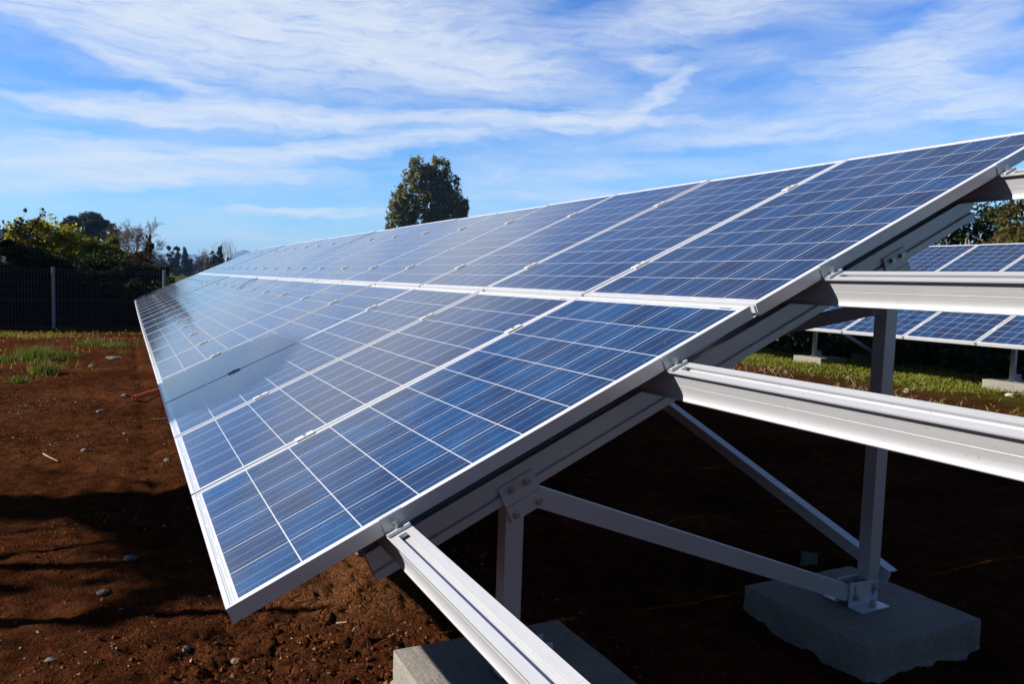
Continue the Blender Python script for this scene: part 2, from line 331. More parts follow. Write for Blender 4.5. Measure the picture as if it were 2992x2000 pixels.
def mat_soil():
    t = NT('red_volcanic_soil', .95, spec=0); p = t.pos(); s = t.n('ShaderNodeSeparateXYZ'); t.l(p, s.inputs[0]); x, y, z = s.outputs
    flat = t.n('ShaderNodeCombineXYZ'); t.l(x, flat.inputs[0]); t.l(y, flat.inputs[1]); q = flat.outputs[0]
    n1 = t.noise(q, .9, 5); n2 = t.noise(q, 9, 6, .65); n3 = t.noise(q, 70, 4, .7)
    k = t.math('ADD', t.math('MULTIPLY', n1, .35), t.math('ADD', t.math('MULTIPLY', n2, .42), t.math('MULTIPLY', n3, .33)))
    soil = t.ramp(k, [(.40, (.015, .0052, .0024)), (.50, (.044, .0146, .0058)), (.62, (.094, .0325, .0125)), (.74, (.180, .076, .034))])
    # a paler, crumbly heap of loose soil by the near corner
    dx = t.math('SUBTRACT', x, .62); dy = t.math('SUBTRACT', y, 1.45)
    rr = t.math('SQRT', t.math('ADD', t.math('MULTIPLY', dx, dx), t.math('MULTIPLY', dy, t.math('MULTIPLY', dy, .5))))
    heap = t.math('MULTIPLY', t.rng(rr, .50, .10), t.math('MULTIPLY_ADD', n2, 1.2, .05), clamp=True)
    soil = t.mix(t.math('MULTIPLY', heap, .8), soil, (.21, .088, .036))
    # tiny pale grit
    gv = t.vor(q, 85); gc = t.vor(q, 85, 'F1', 'Color'); gs = t.n('ShaderNodeSeparateColor'); t.l(gc, gs.inputs[0])
    grit = t.math('MULTIPLY', t.math('LESS_THAN', gv, .30), t.math('GREATER_THAN', gs.outputs[0], t.math('SUBTRACT', 1.24, t.math('MULTIPLY', n1, .55))))
    soil = t.mix(t.math('MULTIPLY', grit, .8), soil, t.mix(gs.outputs[1], (.10, .065, .045), (.26, .24, .21)))
    # moss and weedy film
    ms = t.math('MULTIPLY', t.math('GREATER_THAN', t.noise(q, 1.6, 6, .7), .60), t.rng(n2, .48, .6))
    soil = t.mix(t.math('MULTIPLY', ms, .30), soil, (.040, .038, .012))
    # far fields: grass
    fld = t.rng(y, 27, 34)
    fr = t.math('MULTIPLY', t.rng(x, 7.6, 9.8), t.rng(x, 400, 60))
    grass = t.ramp(t.noise(q, .22, 6, .7), [(.3, (.020, .028, .006)), (.5, (.050, .058, .011)), (.7, (.085, .080, .018))])
    grassr = t.ramp(t.noise(q, 3, 6, .7), [(.3, (.035, .025, .008)), (.5, (.045, .058, .010)), (.7, (.085, .10, .020))])
    col = t.mix(t.math('MULTIPLY', fr, t.rng(t.noise(q, 2.2, 5, .7), .35, .55)), soil, grassr)
    col = t.mix(fld, col, grass)
    t.base(col)
    # relief: crumbs everywhere, a cracked crust near the first footing
    crk = t.vor(t.n('ShaderNodeVectorMath', operation='ADD').outputs[0], 1) if False else None
    wq = t.n('ShaderNodeVectorMath', operation='MULTIPLY_ADD'); nz = t.n('ShaderNodeTexNoise'); t.l(q, nz.inputs['Vector']); nz.inputs['Scale'].default_value = 14; nz.inputs['Detail'].default_value = 5
    t.l(nz.outputs['Color'], wq.inputs[0]); wq.inputs[1].default_value = (.17, .17, 0); t.l(q, wq.inputs[2])
    ms_ = t.n('ShaderNodeMapping'); ms_.inputs['Scale'].default_value = (.75, 1.35, 1); ms_.inputs['Rotation'].default_value = (0, 0, .35); t.l(wq.outputs[0], ms_.inputs[0]); ed = t.vor(ms_.outputs[0], 10, 'DISTANCE_TO_EDGE')
    cd_ = t.rng(ed, 0, .11, 0, 1)
    cx = t.math('SUBTRACT', x, .45); cy = t.math('SUBTRACT', y, .75)
    cm = t.rng(t.math('SQRT', t.math('ADD', t.math('MULTIPLY', cx, cx), t.math('MULTIPLY', cy, cy))), 1.05, .35)
    cm = t.math('MULTIPLY', cm, t.math('MULTIPLY', t.rng(n1, .40, .52), t.rng(n2, .38, .56)))
    crack = t.math('MULTIPLY', t.math('SUBTRACT', cd_, 1), cm)
    h = t.math('ADD', t.math('MULTIPLY', n3, .034), t.math('ADD', t.math('MULTIPLY', n2, .07), t.math('MULTIPLY', crack, .034)))
    h = t.math('ADD', h, t.math('MULTIPLY', grit, .006)); h = t.math('ADD', h, t.math('MULTIPLY', t.noise(q, 260, 3, .7), .0045))
    t.nrm(t.bump(h, 1.0, 1.0))
    return t.m
M_SOIL = mat_soil()
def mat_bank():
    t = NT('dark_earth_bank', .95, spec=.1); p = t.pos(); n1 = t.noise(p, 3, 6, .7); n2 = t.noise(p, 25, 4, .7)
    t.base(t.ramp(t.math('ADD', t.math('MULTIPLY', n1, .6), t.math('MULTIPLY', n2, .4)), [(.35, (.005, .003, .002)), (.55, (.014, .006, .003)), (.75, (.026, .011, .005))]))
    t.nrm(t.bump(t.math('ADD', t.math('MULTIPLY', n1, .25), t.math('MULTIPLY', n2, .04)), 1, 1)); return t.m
M_BANK = mat_bank()
def mat_concrete():
    t = NT('concrete', .9, spec=.2); c = t.pos(); n1 = t.noise(c, 5, 5, .65); n2 = t.noise(c, 60, 5, .7)
    br = t.noise(c, 38, 3, .6, (1, .12, 1))
    col = t.ramp(t.math('ADD', t.math('MULTIPLY', n1, .5), t.math('MULTIPLY', n2, .5)), [(.3, (.13, .120, .105)), (.5, (.20, .185, .160)), (.68, (.27, .25, .215))])
    s = t.n('ShaderNodeSeparateXYZ'); t.l(c, s.inputs[0])
    dirt = t.math('MULTIPLY', t.rng(n1, .50, .68), .35)
    t.base(t.mix(dirt, col, (.13, .075, .045)))
    pit = t.math('MULTIPLY', t.math('LESS_THAN', t.vor(c, 70), .22), -.5)
    t.nrm(t.bump(t.math('ADD', t.math('MULTIPLY', n2, .8), t.math('ADD', pit, t.math('MULTIPLY', br, .8))), .9, .006)); return t.m
M_CONC = mat_concrete()
def simple(name, col, rough=.7, var=.3, scale=8, metal=0, spec=.3):
    t = NT(name, rough, metal, spec); n = t.noise(t.coord(), scale, 4)
    t.base(t.ramp(n, [(.3, tuple(v*(1-var) for v in col)), (.7, tuple(min(1, v*(1+var)) for v in col))])); t.nrm(t.bump(n, .3, .01)); return t.m
def leafmat(name, cols, trans=.3, rough=.55, scale=.8):
    """per-leaf colours, with light passing through the blades"""
    t = NT(name, max(rough, .6), spec=.12); g = t.n('ShaderNodeNewGeometry'); ri = g.outputs['Random Per Island']
    n = t.noise(g.outputs['Position'], scale, 3)
    k = t.math('ADD', t.math('MULTIPLY', ri, .55), t.math('MULTIPLY', n, .45))
    L = len(cols); col = t.ramp(k, [(.15+.7*i/max(1, L-1), c) for i, c in enumerate(cols)]); t.base(col)
    if trans:
        tr = t.n('ShaderNodeBsdfTranslucent'); t.l(col, tr.inputs[0]); mx = t.n('ShaderNodeMixShader'); mx.inputs[0].default_value = trans
        t.l(t.p.outputs[0], mx.inputs[1]); t.l(tr.outputs[0], mx.inputs[2]); t.l(mx.outputs[0], t.t.nodes['Material Output'].inputs[0])
    return t.m
M_BARK = simple('bark', (.060, .048, .038), .9, .4, 6)
M_PALEBARK = simple('pale_bark', (.20, .17, .14), .85, .4, 5)
M_TWIG = simple('dry_twigs', (.10, .075, .055), .9, .3, 20)
M_REDTWIG = simple('reddish_twigs', (.13, .065, .045), .9, .3, 20)
M_PALETWIG = simple('pale_dry_stems', (.34, .29, .20), .9, .25, 20)
M_POST = simple('galvanised_fence_steel', (.30, .33, .36), .5, .1, 10, .3)
M_WIRE = simple('fence_wire', (.14, .15, .165), .5, .1, 10, .3)
M_STONE = simple('grey_stone', (.095, .092, .086), .9, .4, 30)
M_BROWNSTONE = simple('tan_stone', (.17, .115, .07), .9, .35, 30)
M_PIPE = simple('orange_plastic', (.58, .10, .03), .5, .15, 6)
M_WOOD = simple('weathered_wood', (.12, .11, .09), .85, .3, 18)
M_GRASS = leafmat('grass_blades', [(.070, .095, .009), (.15, .175, .016), (.24, .24, .030), (.33, .28, .09)], .5, .6, 1.2)
M_TUFT = leafmat('tuft_blades', [(.040, .066, .007), (.085, .125, .013), (.15, .19, .025)], .40)
M_DRY = leafmat('dry_grass', [(.13, .10, .05), (.24, .19, .10), (.33, .27, .17)], .25)
M_YELLOW = simple('yellow_petals', (.55, .34, .01), .6, .1, 30)

# ================================================================== ground
def axis(segs):
    out = []
    for a, b, st in segs: out += list(np.arange(a, b, st))
    return np.array(out + [segs[-1][1]])
gx = axis([(-6000, -1000, 1000), (-1000, -100, 100), (-100, -20, 10), (-20, -6, 1), (-6, -2.2, .16), (-2.2, -1.0, .028), (-1.0, -.05, .018), (-.05, .9, .0105), (.9, 1.3, .02), (1.3, 3.2, .032), (3.2, 13, .16), (13, 40, 2), (40, 100, 10), (100, 1000, 100), (1000, 6000, 1000)])
gy = axis([(-300, -20, 40), (-20, -3, 1), (-3, -.5, .14), (-.5, .3, .03), (.3, 1.45, .0105), (1.45, 2.6, .018), (2.6, 4.6, .026), (4.6, 9, .05), (9, 21, .18), (21, 40, 1), (40, 120, 8), (120, 1000, 80), (1000, 8000, 1000)])
GX, GY = np.meshgrid(gx, gy)
GZ = gf_(GX, GY)
n0, n1 = GX.shape
idx = np.arange(n0*n1).reshape(n0, n1)
q = np.stack([idx[:-1, :-1], idx[:-1, 1:], idx[1:, 1:], idx[1:, :-1]], -1).reshape(-1, 4)
gro = mesh_obj('ground', np.stack([GX, GY, GZ], -1).reshape(-1, 3), q, M_SOIL, smooth=180)
tag(gro, 'dark red-brown bare soil ground, cracked near the footing, grassy beyond', 'ground', kind='structure')

# earth bank behind the fence
bx = np.arange(-16, 3.6, .22); by = np.linspace(21.35, 28.5, 30)
BX, BY = np.meshgrid(bx, by)
prof = sstep((BY-21.45)/1.5)*(1-sstep((BY-24.6)/3.4))
hgt = (1.66 + .5*sstep((-3-BX)/8))*(1-sstep((BX-.2)/2.6)) + .12*fbm(BX*.9, BY*.9, 4, 11)
BZ = -.95 + prof*(hgt + .22 + .25*fbm(BX*.5, BY*.5, 3, 21))
n0, n1 = BX.shape; idx = np.arange(n0*n1).reshape(n0, n1)
q = np.stack([idx[:-1, :-1], idx[:-1, 1:], idx[1:, 1:], idx[1:, :-1]], -1).reshape(-1, 4)
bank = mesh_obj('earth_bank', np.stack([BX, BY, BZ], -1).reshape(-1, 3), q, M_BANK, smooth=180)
tag(bank, 'dark shaded earth bank behind the wire mesh fence', 'embankment', kind='structure')

# ================================================================== solar panels
PW, PL, PT = .9985, 1.65, .04
PITCH, ROWGAP = 1.012, .0227
PURL = [(.418), (1.325), (1.985), (2.917)]          # purlin centres up the slope
def make_panel():
    root = empty('solar_panel', (0, 0, 0), (0, -TH, 0))
    f = MB(); L = .0115; t = .0022
    # four hollow-section sides: outer wall, top lip, inner bottom flange
    def side_v(u0, sgn):    # bars along v (at the two long edges)
        pr = [(0, 0), (0, -PT), (.024, -PT), (.024, -PT+t), (t, -PT+t), (t, -.0065), (L, -.0065), (L, -.0006), (L-.0006, 0)]
        f.prism(pr, lambda a, b, v: (v, u0+sgn*a, b), 0 if sgn > 0 else PL, PL if sgn > 0 else 0)
    def side_u(v0, sgn):
        pr = [(0, 0), (0, -PT), (.024, -PT), (.024, -PT+t), (t, -PT+t), (t, -.0065), (L, -.0065), (L, -.0006), (L-.0006, 0)]
        f.prism(pr, lambda a, b, u: (v0+sgn*a, u, b), PW-L-.0001 if sgn > 0 else L+.0001, L+.0001 if sgn > 0 else PW-L-.0001)
    side_v(0, 1); side_v(PW, -1); side_u(0, 1); side_u(PL, -1)
    f.build('frame', M_FRAME, root)
    g = MB(); g.box((.0115, .0115, -.0060), (PL-.0115, PW-.0115, -.0016)); g.build('glass_laminate', M_CELL, root)
    return root
def add_clamps(root, vs):
    """mid clamps on the seam towards the next panel away from the near end"""
    for v in vs:
        c = MB(); c.bbox((v-.036, PW-.0115, .0006), (v+.036, PW+.0250, .0058), .0014); c.box((v-.034, PW+.0010, -.03), (v+.034, PW+.0025, .0006)); c.box((v-.034, PW+.0100, -.03), (v+.034, PW+.0118, .0006))
        o = c.build('mid_clamp', M_FRAME, root)
        b = MB(); b.tube((v, PW+.0068, .0059), (v, PW+.0068, .0092), .0065, n=10); b.build('bolt', M_BOLT, o)
proto = make_panel()
low = proto; add_clamps(low, (.418, 1.325))
upp = make_panel(); add_clamps(upp, (1.985-PL-ROWGAP, 2.917-PL-ROWGAP))
def place_panels(x0, y0, z0, n, label, group, use=None, dirn=1, bow=0):
    for r, src in ((0, low), (1, upp)):
        for i in range(n):
            o = src if (use and i == 0) else copy_tree(src)
            v0 = r*(PL+ROWGAP); y = y0+dirn*i*PITCH
            b = bow*((i+.5)/18)**3 if bow else 0
            o.location = (x0+v0*CT + b, y, z0+v0*ST + b*.4 + random.uniform(-.0008, .0008))
            o.rotation_euler = (R(random.uniform(-.10, .10)), -TH+R(random.uniform(-.12, .12)), R(random.uniform(-.02, .02)))
            tag(o, label % (('lower', 'upper')[r], ORD[i]), 'solar panel', group)
            tone = {(0, 0): 0, (0, 1): .8, (0, 2): .55, (1, 0): .35, (1, 1): .5}.get((r, i), random.uniform(.1, .9)) if use else random.uniform(0, .35)
            for ch in o.children:
                if ch.name.startswith('glass_laminate'): ch.color = (tone, tone, tone, 1)
            if i == n-1 and dirn > 0:      # the last column has no seam beyond it
                for ch in list(o.children):
                    if ch.name.startswith('mid_clamp'):
                        for cc in list(ch.children): bpy.data.objects.remove(cc)
                        bpy.data.objects.remove(ch)
# the originals must stay pristine until every copy is made: rear table first, then the front table
RX, RY, RZ, RN = 9.22, 3.328, .204, 8
place_panels(RX, RY, RZ, RN, 'blue solar panel of the rear table, %s row, %s from its right end', 'solar panels of the rear table')
place_panels(0, 0, 0, 20, 'blue solar panel of the front table, %s row, %s from the near end', 'solar panels of the front table', use=True, bow=.034)

# ================================================================== racks
def purlin_profile():
    w = .0212
    a = [(-.032, 0), (-.0105, 0), (-.0105, -.003), (-.0165, -.003), (-.0165, -.0155), (.0165, -.0155), (.0165, -.003), (.0105, -.003), (.0105, 0), (.0225, 0), (.0225, -.0005), (.0233, -.0005), (.0233, 0), (.032, 0), (.032, -.0042), (w, -.0048)]
    side = [(w, -.048), (w+.0006, -.0484), (w+.0006, -.0492), (w, -.0496), (w, -.063), (w+.0006, -.069), (w+.0017, -.075), (w+.0042, -.081), (w+.0072, -.0862), (.032, -.0895), (.032, -.093)]
    a = a + side
    b = [(-p, q) for p, q in side[::-1]] + [(-w, -.0048), (-.032, -.0042)]
    return a + b
def hexbolt(mb, c, axis, r=.0085, h=.009, washer=.0115):
    c = Vector(c); a = Vector(axis).normalized()
    mb.tube(c, c+a*.002, washer, n=14); mb.tube(c+a*.0021, c+a*(.0021+h), r, n=6)
def make_rack(name, loc, u_from, u_to, frames, post_drop, label, end_clamps=True, detail=True):
    """post_drop(y_world, x_world) -> local height of the footing top"""
    root = empty(name, loc, label=label, cat='panel rack')
    def T(p): v, u, n = p; return (v*CT-n*ST, u, v*ST+n*CT)
    for v in PURL:
        m = MB(T); m.prism(purlin_profile(), lambda a, b, u: (v+a, u, -PT-.0008+b), u_from, u_to); m.build('purlin', M_RAIL, root, 35)
    for k, u in enumerate(frames):
        r = MB(T)
        pr = [(0, -.133), (0, -.1815), (.012, -.1835), (.012, -.1925), (0, -.1945), (0, -.220), (.054, -.220), (.054, -.1945), (.042, -.1925), (.042, -.1835), (.054, -.1815), (.054, -.133), (.034, -.133), (.034, -.142), (.020, -.142), (.020, -.133)]
        r.prism([(a, b-.0012) for a, b in pr], lambda a, b, v: (v, u+a, b), .341, 2.958); r.build('rafter', M_ALU, root)
        # posts: slanted tops butt against the rafter's underside
        feet = []
        for xc in (.8055, 2.3355):
            zt = lambda x: (x - .2215*ST)/CT*ST - .2215*CT - .0005
            zb = post_drop(loc[1]+u, loc[0]+xc)
            m = MB(); x0, x1 = xc-.0285, xc+.0285
            vs = [(x0, u, zb+.012), (x1, u, zb+.012), (x1, u+.052, zb+.012), (x0, u+.052, zb+.012), (x0, u, zt(x0)), (x1, u, zt(x1)), (x1, u+.052, zt(x1)), (x0, u+.052, zt(x0))]
            m.add(vs, [(0, 3, 2, 1), (4, 5, 6, 7), (0, 1, 5, 4), (1, 2, 6, 5), (2, 3, 7, 6), (3, 0, 4, 7)]); m.build('post', M_ALU, root); feet.append((xc, zb))
            # gusset plate at the head
            vc = .8055 if xc < 1 else None
            vp = (.745, .866) if xc < 1 else (2.420, 2.541)
            g = MB(T)
            g.box((vp[0], u-.0075, -.222), (vp[1], u-.0006, -.166)); g.box((vp[0], u-.0095, -.2795), (vp[1], u-.0006, -.2305)); g.box((vp[0]+.0002, u-.0062, -.2304), (vp[1]-.0002, u-.0008, -.2221))
            for q_ in range(9): g.box((vp[0]+.001, u-.0082, -.172-.0035*q_), (vp[1]-.001, u-.0076, -.1705-.0035*q_))
            gp = g.build('gusset_plate', M_ALU, root)
            for dv, n, w_ in ((.037, -.188, -.0083), (.089, -.190, -.0083), (.021, -.263, -.0095), (.101, -.264, -.0095)):
                b = MB(T); hexbolt(b, (vp[0]+dv, u+w_, n), (0, -1, 0)); b.build('bolt', M_BOLT, gp)
        # diagonal strut from the front gusset to the rear foot
        (xa, za), (xb, zb) = feet
        m = MB(); m.beam((.868, u+.024, .135), (xb-.128, u+.024, zb+.052), .060, .046); m.build('diagonal_strut', M_ALU, root)
        # foot brackets: two slotted angles bolted to the concrete
        for xc, zb in feet:
            x0, x1 = (xc-.132, xc+.018) if xc > 1 else (xc-.012, xc+.138)
            for sgn, yy in ((-1, u-.0012), (1, u+.0532)):
                y1 = yy+sgn*.006
                a = MB(); 
                zlo = zb+.0062
                xs0, xs1 = (x0+.028, x1-.026)
                # upright leg in strips so that the two slots stay open
                def strip(xa_, xb_, z0, z1): a.box((xa_, min(yy, y1), z0), (xb_, max(yy, y1), z1))
                sw = .0045
                strip(x0, xs0-sw, zlo, zb+.092); strip(xs0+sw, xs1-sw, zlo, zb+.092); strip(xs1+sw, x1, zlo, zb+.092)
                for xs in (xs0, xs1): strip(xs-sw, xs+sw, zlo, zb+.030); strip(xs-sw, xs+sw, zb+.078, zb+.092)
                yt = yy+sgn*.062
                a.box((x0, min(yy, yt), zb+.0003), (x1, max(yy, yt), zb+.0062))
                o = a.build('foot_bracket', M_GALV, root)
                if sgn < 0 or k == 0:
                    for xs, zz in ((xs0, zb+.036), (xs1, zb+.060)):
                        b = MB(); b.box((xs-.011, min(y1, y1+sgn*.003), zz-.013), (xs+.011, max(y1, y1+sgn*.003), zz+.013)); hexbolt(b, (xs, y1+sgn*.0031, zz), (0, sgn, 0)); b.build('bolt', M_BOLT, o)
                    b = MB(); xm = (x0+x1)/2+.01; ym = yy+sgn*.036
                    b.tube((xm, ym, zb+.0063), (xm, ym, zb+.0085), .015, n=14); b.tube((xm, ym, zb+.0086), (xm, ym, zb+.019), .0115, n=6); b.tube((xm, ym, zb+.0191), (xm, ym, zb+.032), .006, n=10); b.build('anchor_bolt', M_BOLT, o)
    # cross bracing between the rear posts of the first two frames
    for a in range(0, len(frames)-1, 2):
        u0, u1 = frames[a], frames[a+1]
        zb = post_drop(loc[1]+u0, loc[0]+2.33)
        m = MB(); pA = Vector((2.405, u0+.02, zb+.135)); pB = Vector((2.405, u1+.03, .735))
        d = (pB-pA).normalized(); pA = pA-d*.05
        m.beam(pA, pB, .045, .0045, up=(d.cross(Vector((1, 0, 0))))); m.beam(pA+Vector((-.0215, 0, -.0245)), pB+Vector((-.0215, 0, -.0245)), .0045, .042, up=(d.cross(Vector((1, 0, 0))))); m.build('cross_brace', M_ALU, root)
        m = MB(); pA = Vector((2.3, u0+.045, .705)); pB = Vector((2.3, u1-.02, -.045)); m.beam(pA, pB, .03, .052, up=(0, 0, 1)); m.build('cross_brace', M_ALU, root)
        b = MB(); hexbolt(b, (2.3065, u0+.026, zb+.087), (-1, 0, 0), .007, .007, .010); b.tube((2.298, u0+.026, zb+.087), (2.284, u0+.026, zb+.087), .0042, n=8); b.build('bolt', M_BOLT, root)
    if end_clamps:
        for v in PURL:
            c = MB(T); h = .031
            c.bbox((v-h, -.0032, -PT-.0004), (v+h, -.0002, .0030), .0008); c.bbox((v-h, -.0002, .0004), (v+h, .0095, .0030), .0008); c.box((v-h, -.0145, -PT+.0002), (v+h, -.0033, -PT+.0032))
            o = c.build('end_clamp', M_GALV, root)
            c = MB(T); c.bbox((v-h, -.0315, -PT+.0002), (v+h, -.0235, -PT+.0095), .0012); c.box((v-.008, -.0234, -PT+.0002), (v+h*.55, -.0147, -PT+.0040)); c.box((v-.012, -.0440, -PT-.0105), (v+.012, -.0200, -PT-.0006)); c.build('clamp_bar', M_GALV, o)
            b = MB(T); b.tube((v-.002, -.0195, -PT+.0042), (v-.002, -.0195, -PT+.0135), .0058, n=12); b.tube((v-.002, -.0195, -PT+.0136), (v-.002, -.0195, -PT+.0260), .0072, n=12); b.build('bolt', M_BOLT, o)
    return root
FR = [.167+3.25*i for i in range(7)]
def drop_front(y, x): return float(-.41 + (gh(x, y)-gh(x, .2))*.95)
rack = make_rack('panel_rack', (0, 0, 0), -2.45, 20.24, FR, drop_front, 'long aluminium rack of purlins, rafters and posts under the front table')
RF = [7.53-3.25-RY, 7.53-RY]
RF = [1.0-.02, 4.22, 7.47]
rrack = make_rack('panel_rack', (RX, RY, RZ), -.25, RN*PITCH+.1, RF, lambda y, x: -.30-RZ if True else 0, 'aluminium rack on posts under the rear table beyond the grass')

# ================================================================== concrete footings
def footing(cx, cy, zt, label, group, w_=.605, d_=.585, h=.34, seed=0, spill=True):
    root = empty('concrete_footing', (cx, cy, zt), label=label, cat='concrete footing', group=group)
    bm = bmesh.new(); bmesh.ops.create_cube(bm, size=1)
    for v in bm.verts: v.co = Vector((v.co.x*w_, v.co.y*d_, v.co.z*h - h/2))
    bmesh.ops.subdivide_edges(bm, edges=bm.edges[:], cuts=15, use_grid_fill=True)
    rr = np.random.default_rng(seed)
    for v in bm.verts:
        x, y, z = v.co
        k = sum((abs(abs(x)-w_/2) < 1e-5, abs(abs(y)-d_/2) < 1e-5, abs(z) < 1e-5))
        nz = float(fbm(x*9+seed*3.1, y*9+z*7, 3, seed)); n2_ = float(vnoise(x*38+seed, y*38+z*31, seed+5))
        if k >= 2:     # worn, slightly chipped arrises
            s_ = .004+.004*abs(nz)+.004*max(0, n2_)
            if abs(abs(x)-w_/2) < 1e-5: v.co.x -= math.copysign(s_, x)
            if abs(abs(y)-d_/2) < 1e-5: v.co.y -= math.copysign(s_, y)
            if abs(z) < 1e-5: v.co.z -= s_*.7
        elif abs(z) < 1e-5: v.co.z -= .0015+.0015*nz
        else:
            if abs(abs(x)-w_/2) < 1e-5: v.co.x += .003*nz
            if abs(abs(y)-d_/2) < 1e-5: v.co.y += .003*nz
    bm.verts.index_update()
    mesh_obj('block', [v.co[:] for v in bm.verts], [[v.index for v in f.verts] for f in bm.faces], M_CONC, root, 40); bm.free()
    if spill:
        # lumpy collar of spilled concrete round the foot
        n = 120; vs = []; fs = []; rings = 6
        for i in range(n):
            t = 2*math.pi*i/n; c, s_ = math.cos(t), math.sin(t); k = 1/max(abs(c)/(w_/2), abs(s_)/(d_/2))
            ext = .035+.03*float(fbm(c*3+seed, s_*3, 3, seed+3))+.02*float(vnoise(i*.9, 0, seed))
            for j in range(rings):
                f = j/(rings-1); rr_ = k-.01 + ext*f
                vs.append((c*rr_, s_*rr_, -.097-.034*f**1.6 + .014*float(vnoise(i*.7, j*1.7, seed+9))))
        fs = [(i*rings+j, i*rings+j+1, ((i+1) % n)*rings+j+1, ((i+1) % n)*rings+j) for i in range(n) for j in range(rings-1)]
        mesh_obj('spilled_collar', vs, fs, M_CONC, root, 60)
for i, u in enumerate(FR):
    for k, (xc, nm) in enumerate(((.8525, 'front'), (2.295, 'rear'))):
        lab = {(0, 0): 'concrete footing half in sun at the bottom edge, under the near purlin', (0, 1): 'shaded concrete footing at lower right carrying the slotted foot bracket'}.get((i, k), 'concrete footing under the %s post of the %s rack frame from the near end' % (nm, ORD[i]))
        footing(xc, u+.03, drop_front(u, xc), lab, 'concrete footings of the front table', seed=i*2+k, spill=(i == 0))
for i, u in enumerate(RF):
    for k, (xc, nm) in enumerate(((.86, 'front'), (2.295, 'rear'))):
        footing(RX+xc+.09*(k == 0), RY+u+.03, -.30, 'pale concrete footing under the rear table, %s post of the %s frame from the right' % (nm, ORD[i]), 'concrete footings of the rear table', h=.3, seed=40+i*2+k, spill=False)

# ================================================================== foliage tools
def leaves(pts, size, aspect=2.2, droop=0, seed=0, jitter=.5):
    """one four-cornered leaf at every point -> verts, faces"""
    r = np.random.default_rng(seed); n = len(pts)
    a = r.normal(size=(n, 3)); a[:, 2] = a[:, 2]*(1-droop) - droop*1.6; a /= np.linalg.norm(a, axis=1)[:, None]
    b = np.cross(a, r.normal(size=(n, 3))); b /= np.linalg.norm(b, axis=1)[:, None]
    s = size*(1+jitter*r.uniform(-1, 1, n))[:, None]
    A = a*s*.5*aspect**.5; B = b*s*.5/aspect**.5
    v = np.stack([pts-A, pts+B*1.0-A*.1, pts+A, pts-B-A*.1], 1).reshape(-1, 3)
    f = np.arange(n*4).reshape(n, 4)
    return v, f
def clump_points(centres, radii, counts, seed=0, shell=.35):
    r = np.random.default_rng(seed); out = []
    for c, rad, k in zip(centres, radii, counts):
        d = r.normal(size=(k, 3)); d /= np.linalg.norm(d, axis=1)[:, None]
        rr = r.uniform(0, 1, k)**shell
        out.append(np.asarray(c)+d*rr[:, None]*np.asarray(rad))
    return np.concatenate(out)
def branch_mesh(mb, p, d, length, r, depth, rnd, spread=.5, up=.15, kids=3, n=4, shrink=.68, minr=.002, curve=.18):
    p = Vector(p); d = Vector(d).normalized(); segs = 3; pts = [p]
    for i in range(segs):
        d = (d + Vector((rnd.gauss(0, curve), rnd.gauss(0, curve), rnd.gauss(0, curve)+up*.3))).normalized(); pts.append(pts[-1]+d*(length/segs))
    tips = []
    for i in range(segs):
        ra = r*(1-.45*i/segs); rb = r*(1-.45*(i+1)/segs); mb.tube(pts[i], pts[i+1], max(minr, ra), max(minr, rb), n, cap=False)
    if depth == 0: return [pts[-1]]
    for k in range(kids):
        i = rnd.choice((1, 2, 3)) if k < kids-1 else 3
        ax = Vector((rnd.gauss(0, 1), rnd.gauss(0, 1), rnd.gauss(0, 1))).normalized()
        nd = (d + ax*spread*(1 if k < kids-1 else .4) + Vector((0, 0, up))).normalized()
        tips += branch_mesh(mb, pts[i], nd, length*shrink*rnd.uniform(.8, 1.15), r*.55, depth-1, rnd, spread, up, kids, n, shrink, minr, curve)
    return tips
def bare_tree(name, base, h, label, trunk_h=.3, seed=1, mat=None, depth=4, spread=.55, kids=3, up=.2, r=None, group=None, minr=.004, stems=1):
    root = empty(name, base, label=label, cat='tree', group=group); rnd = random.Random(seed); mat = mat or M_BARK
    r = r or h*.02
    for s in range(stems):
        t = MB(); ox = (s-(stems-1)/2)*h*.05; p = Vector((ox, 0, -.2)); top = Vector((ox*2.2+rnd.gauss(0, .02)*h, rnd.gauss(0, .02)*h, h*trunk_h))
        t.tube(p, top, r*1.2, r*.8, 7); t.build('trunk', mat, root)
        b = MB(); L = h*(1-trunk_h)*.47
        for k in range(3+(stems == 1)):
            ang = k*2.1+rnd.uniform(0, 1)
            branch_mesh(b, top*.985, (math.cos(ang)*.45, math.sin(ang)*.45, 1), L*rnd.uniform(.8, 1.1), r*.6, depth, rnd, spread, up, kids, 3, .66, minr)
        b.build('crown', mat, root)
    return root
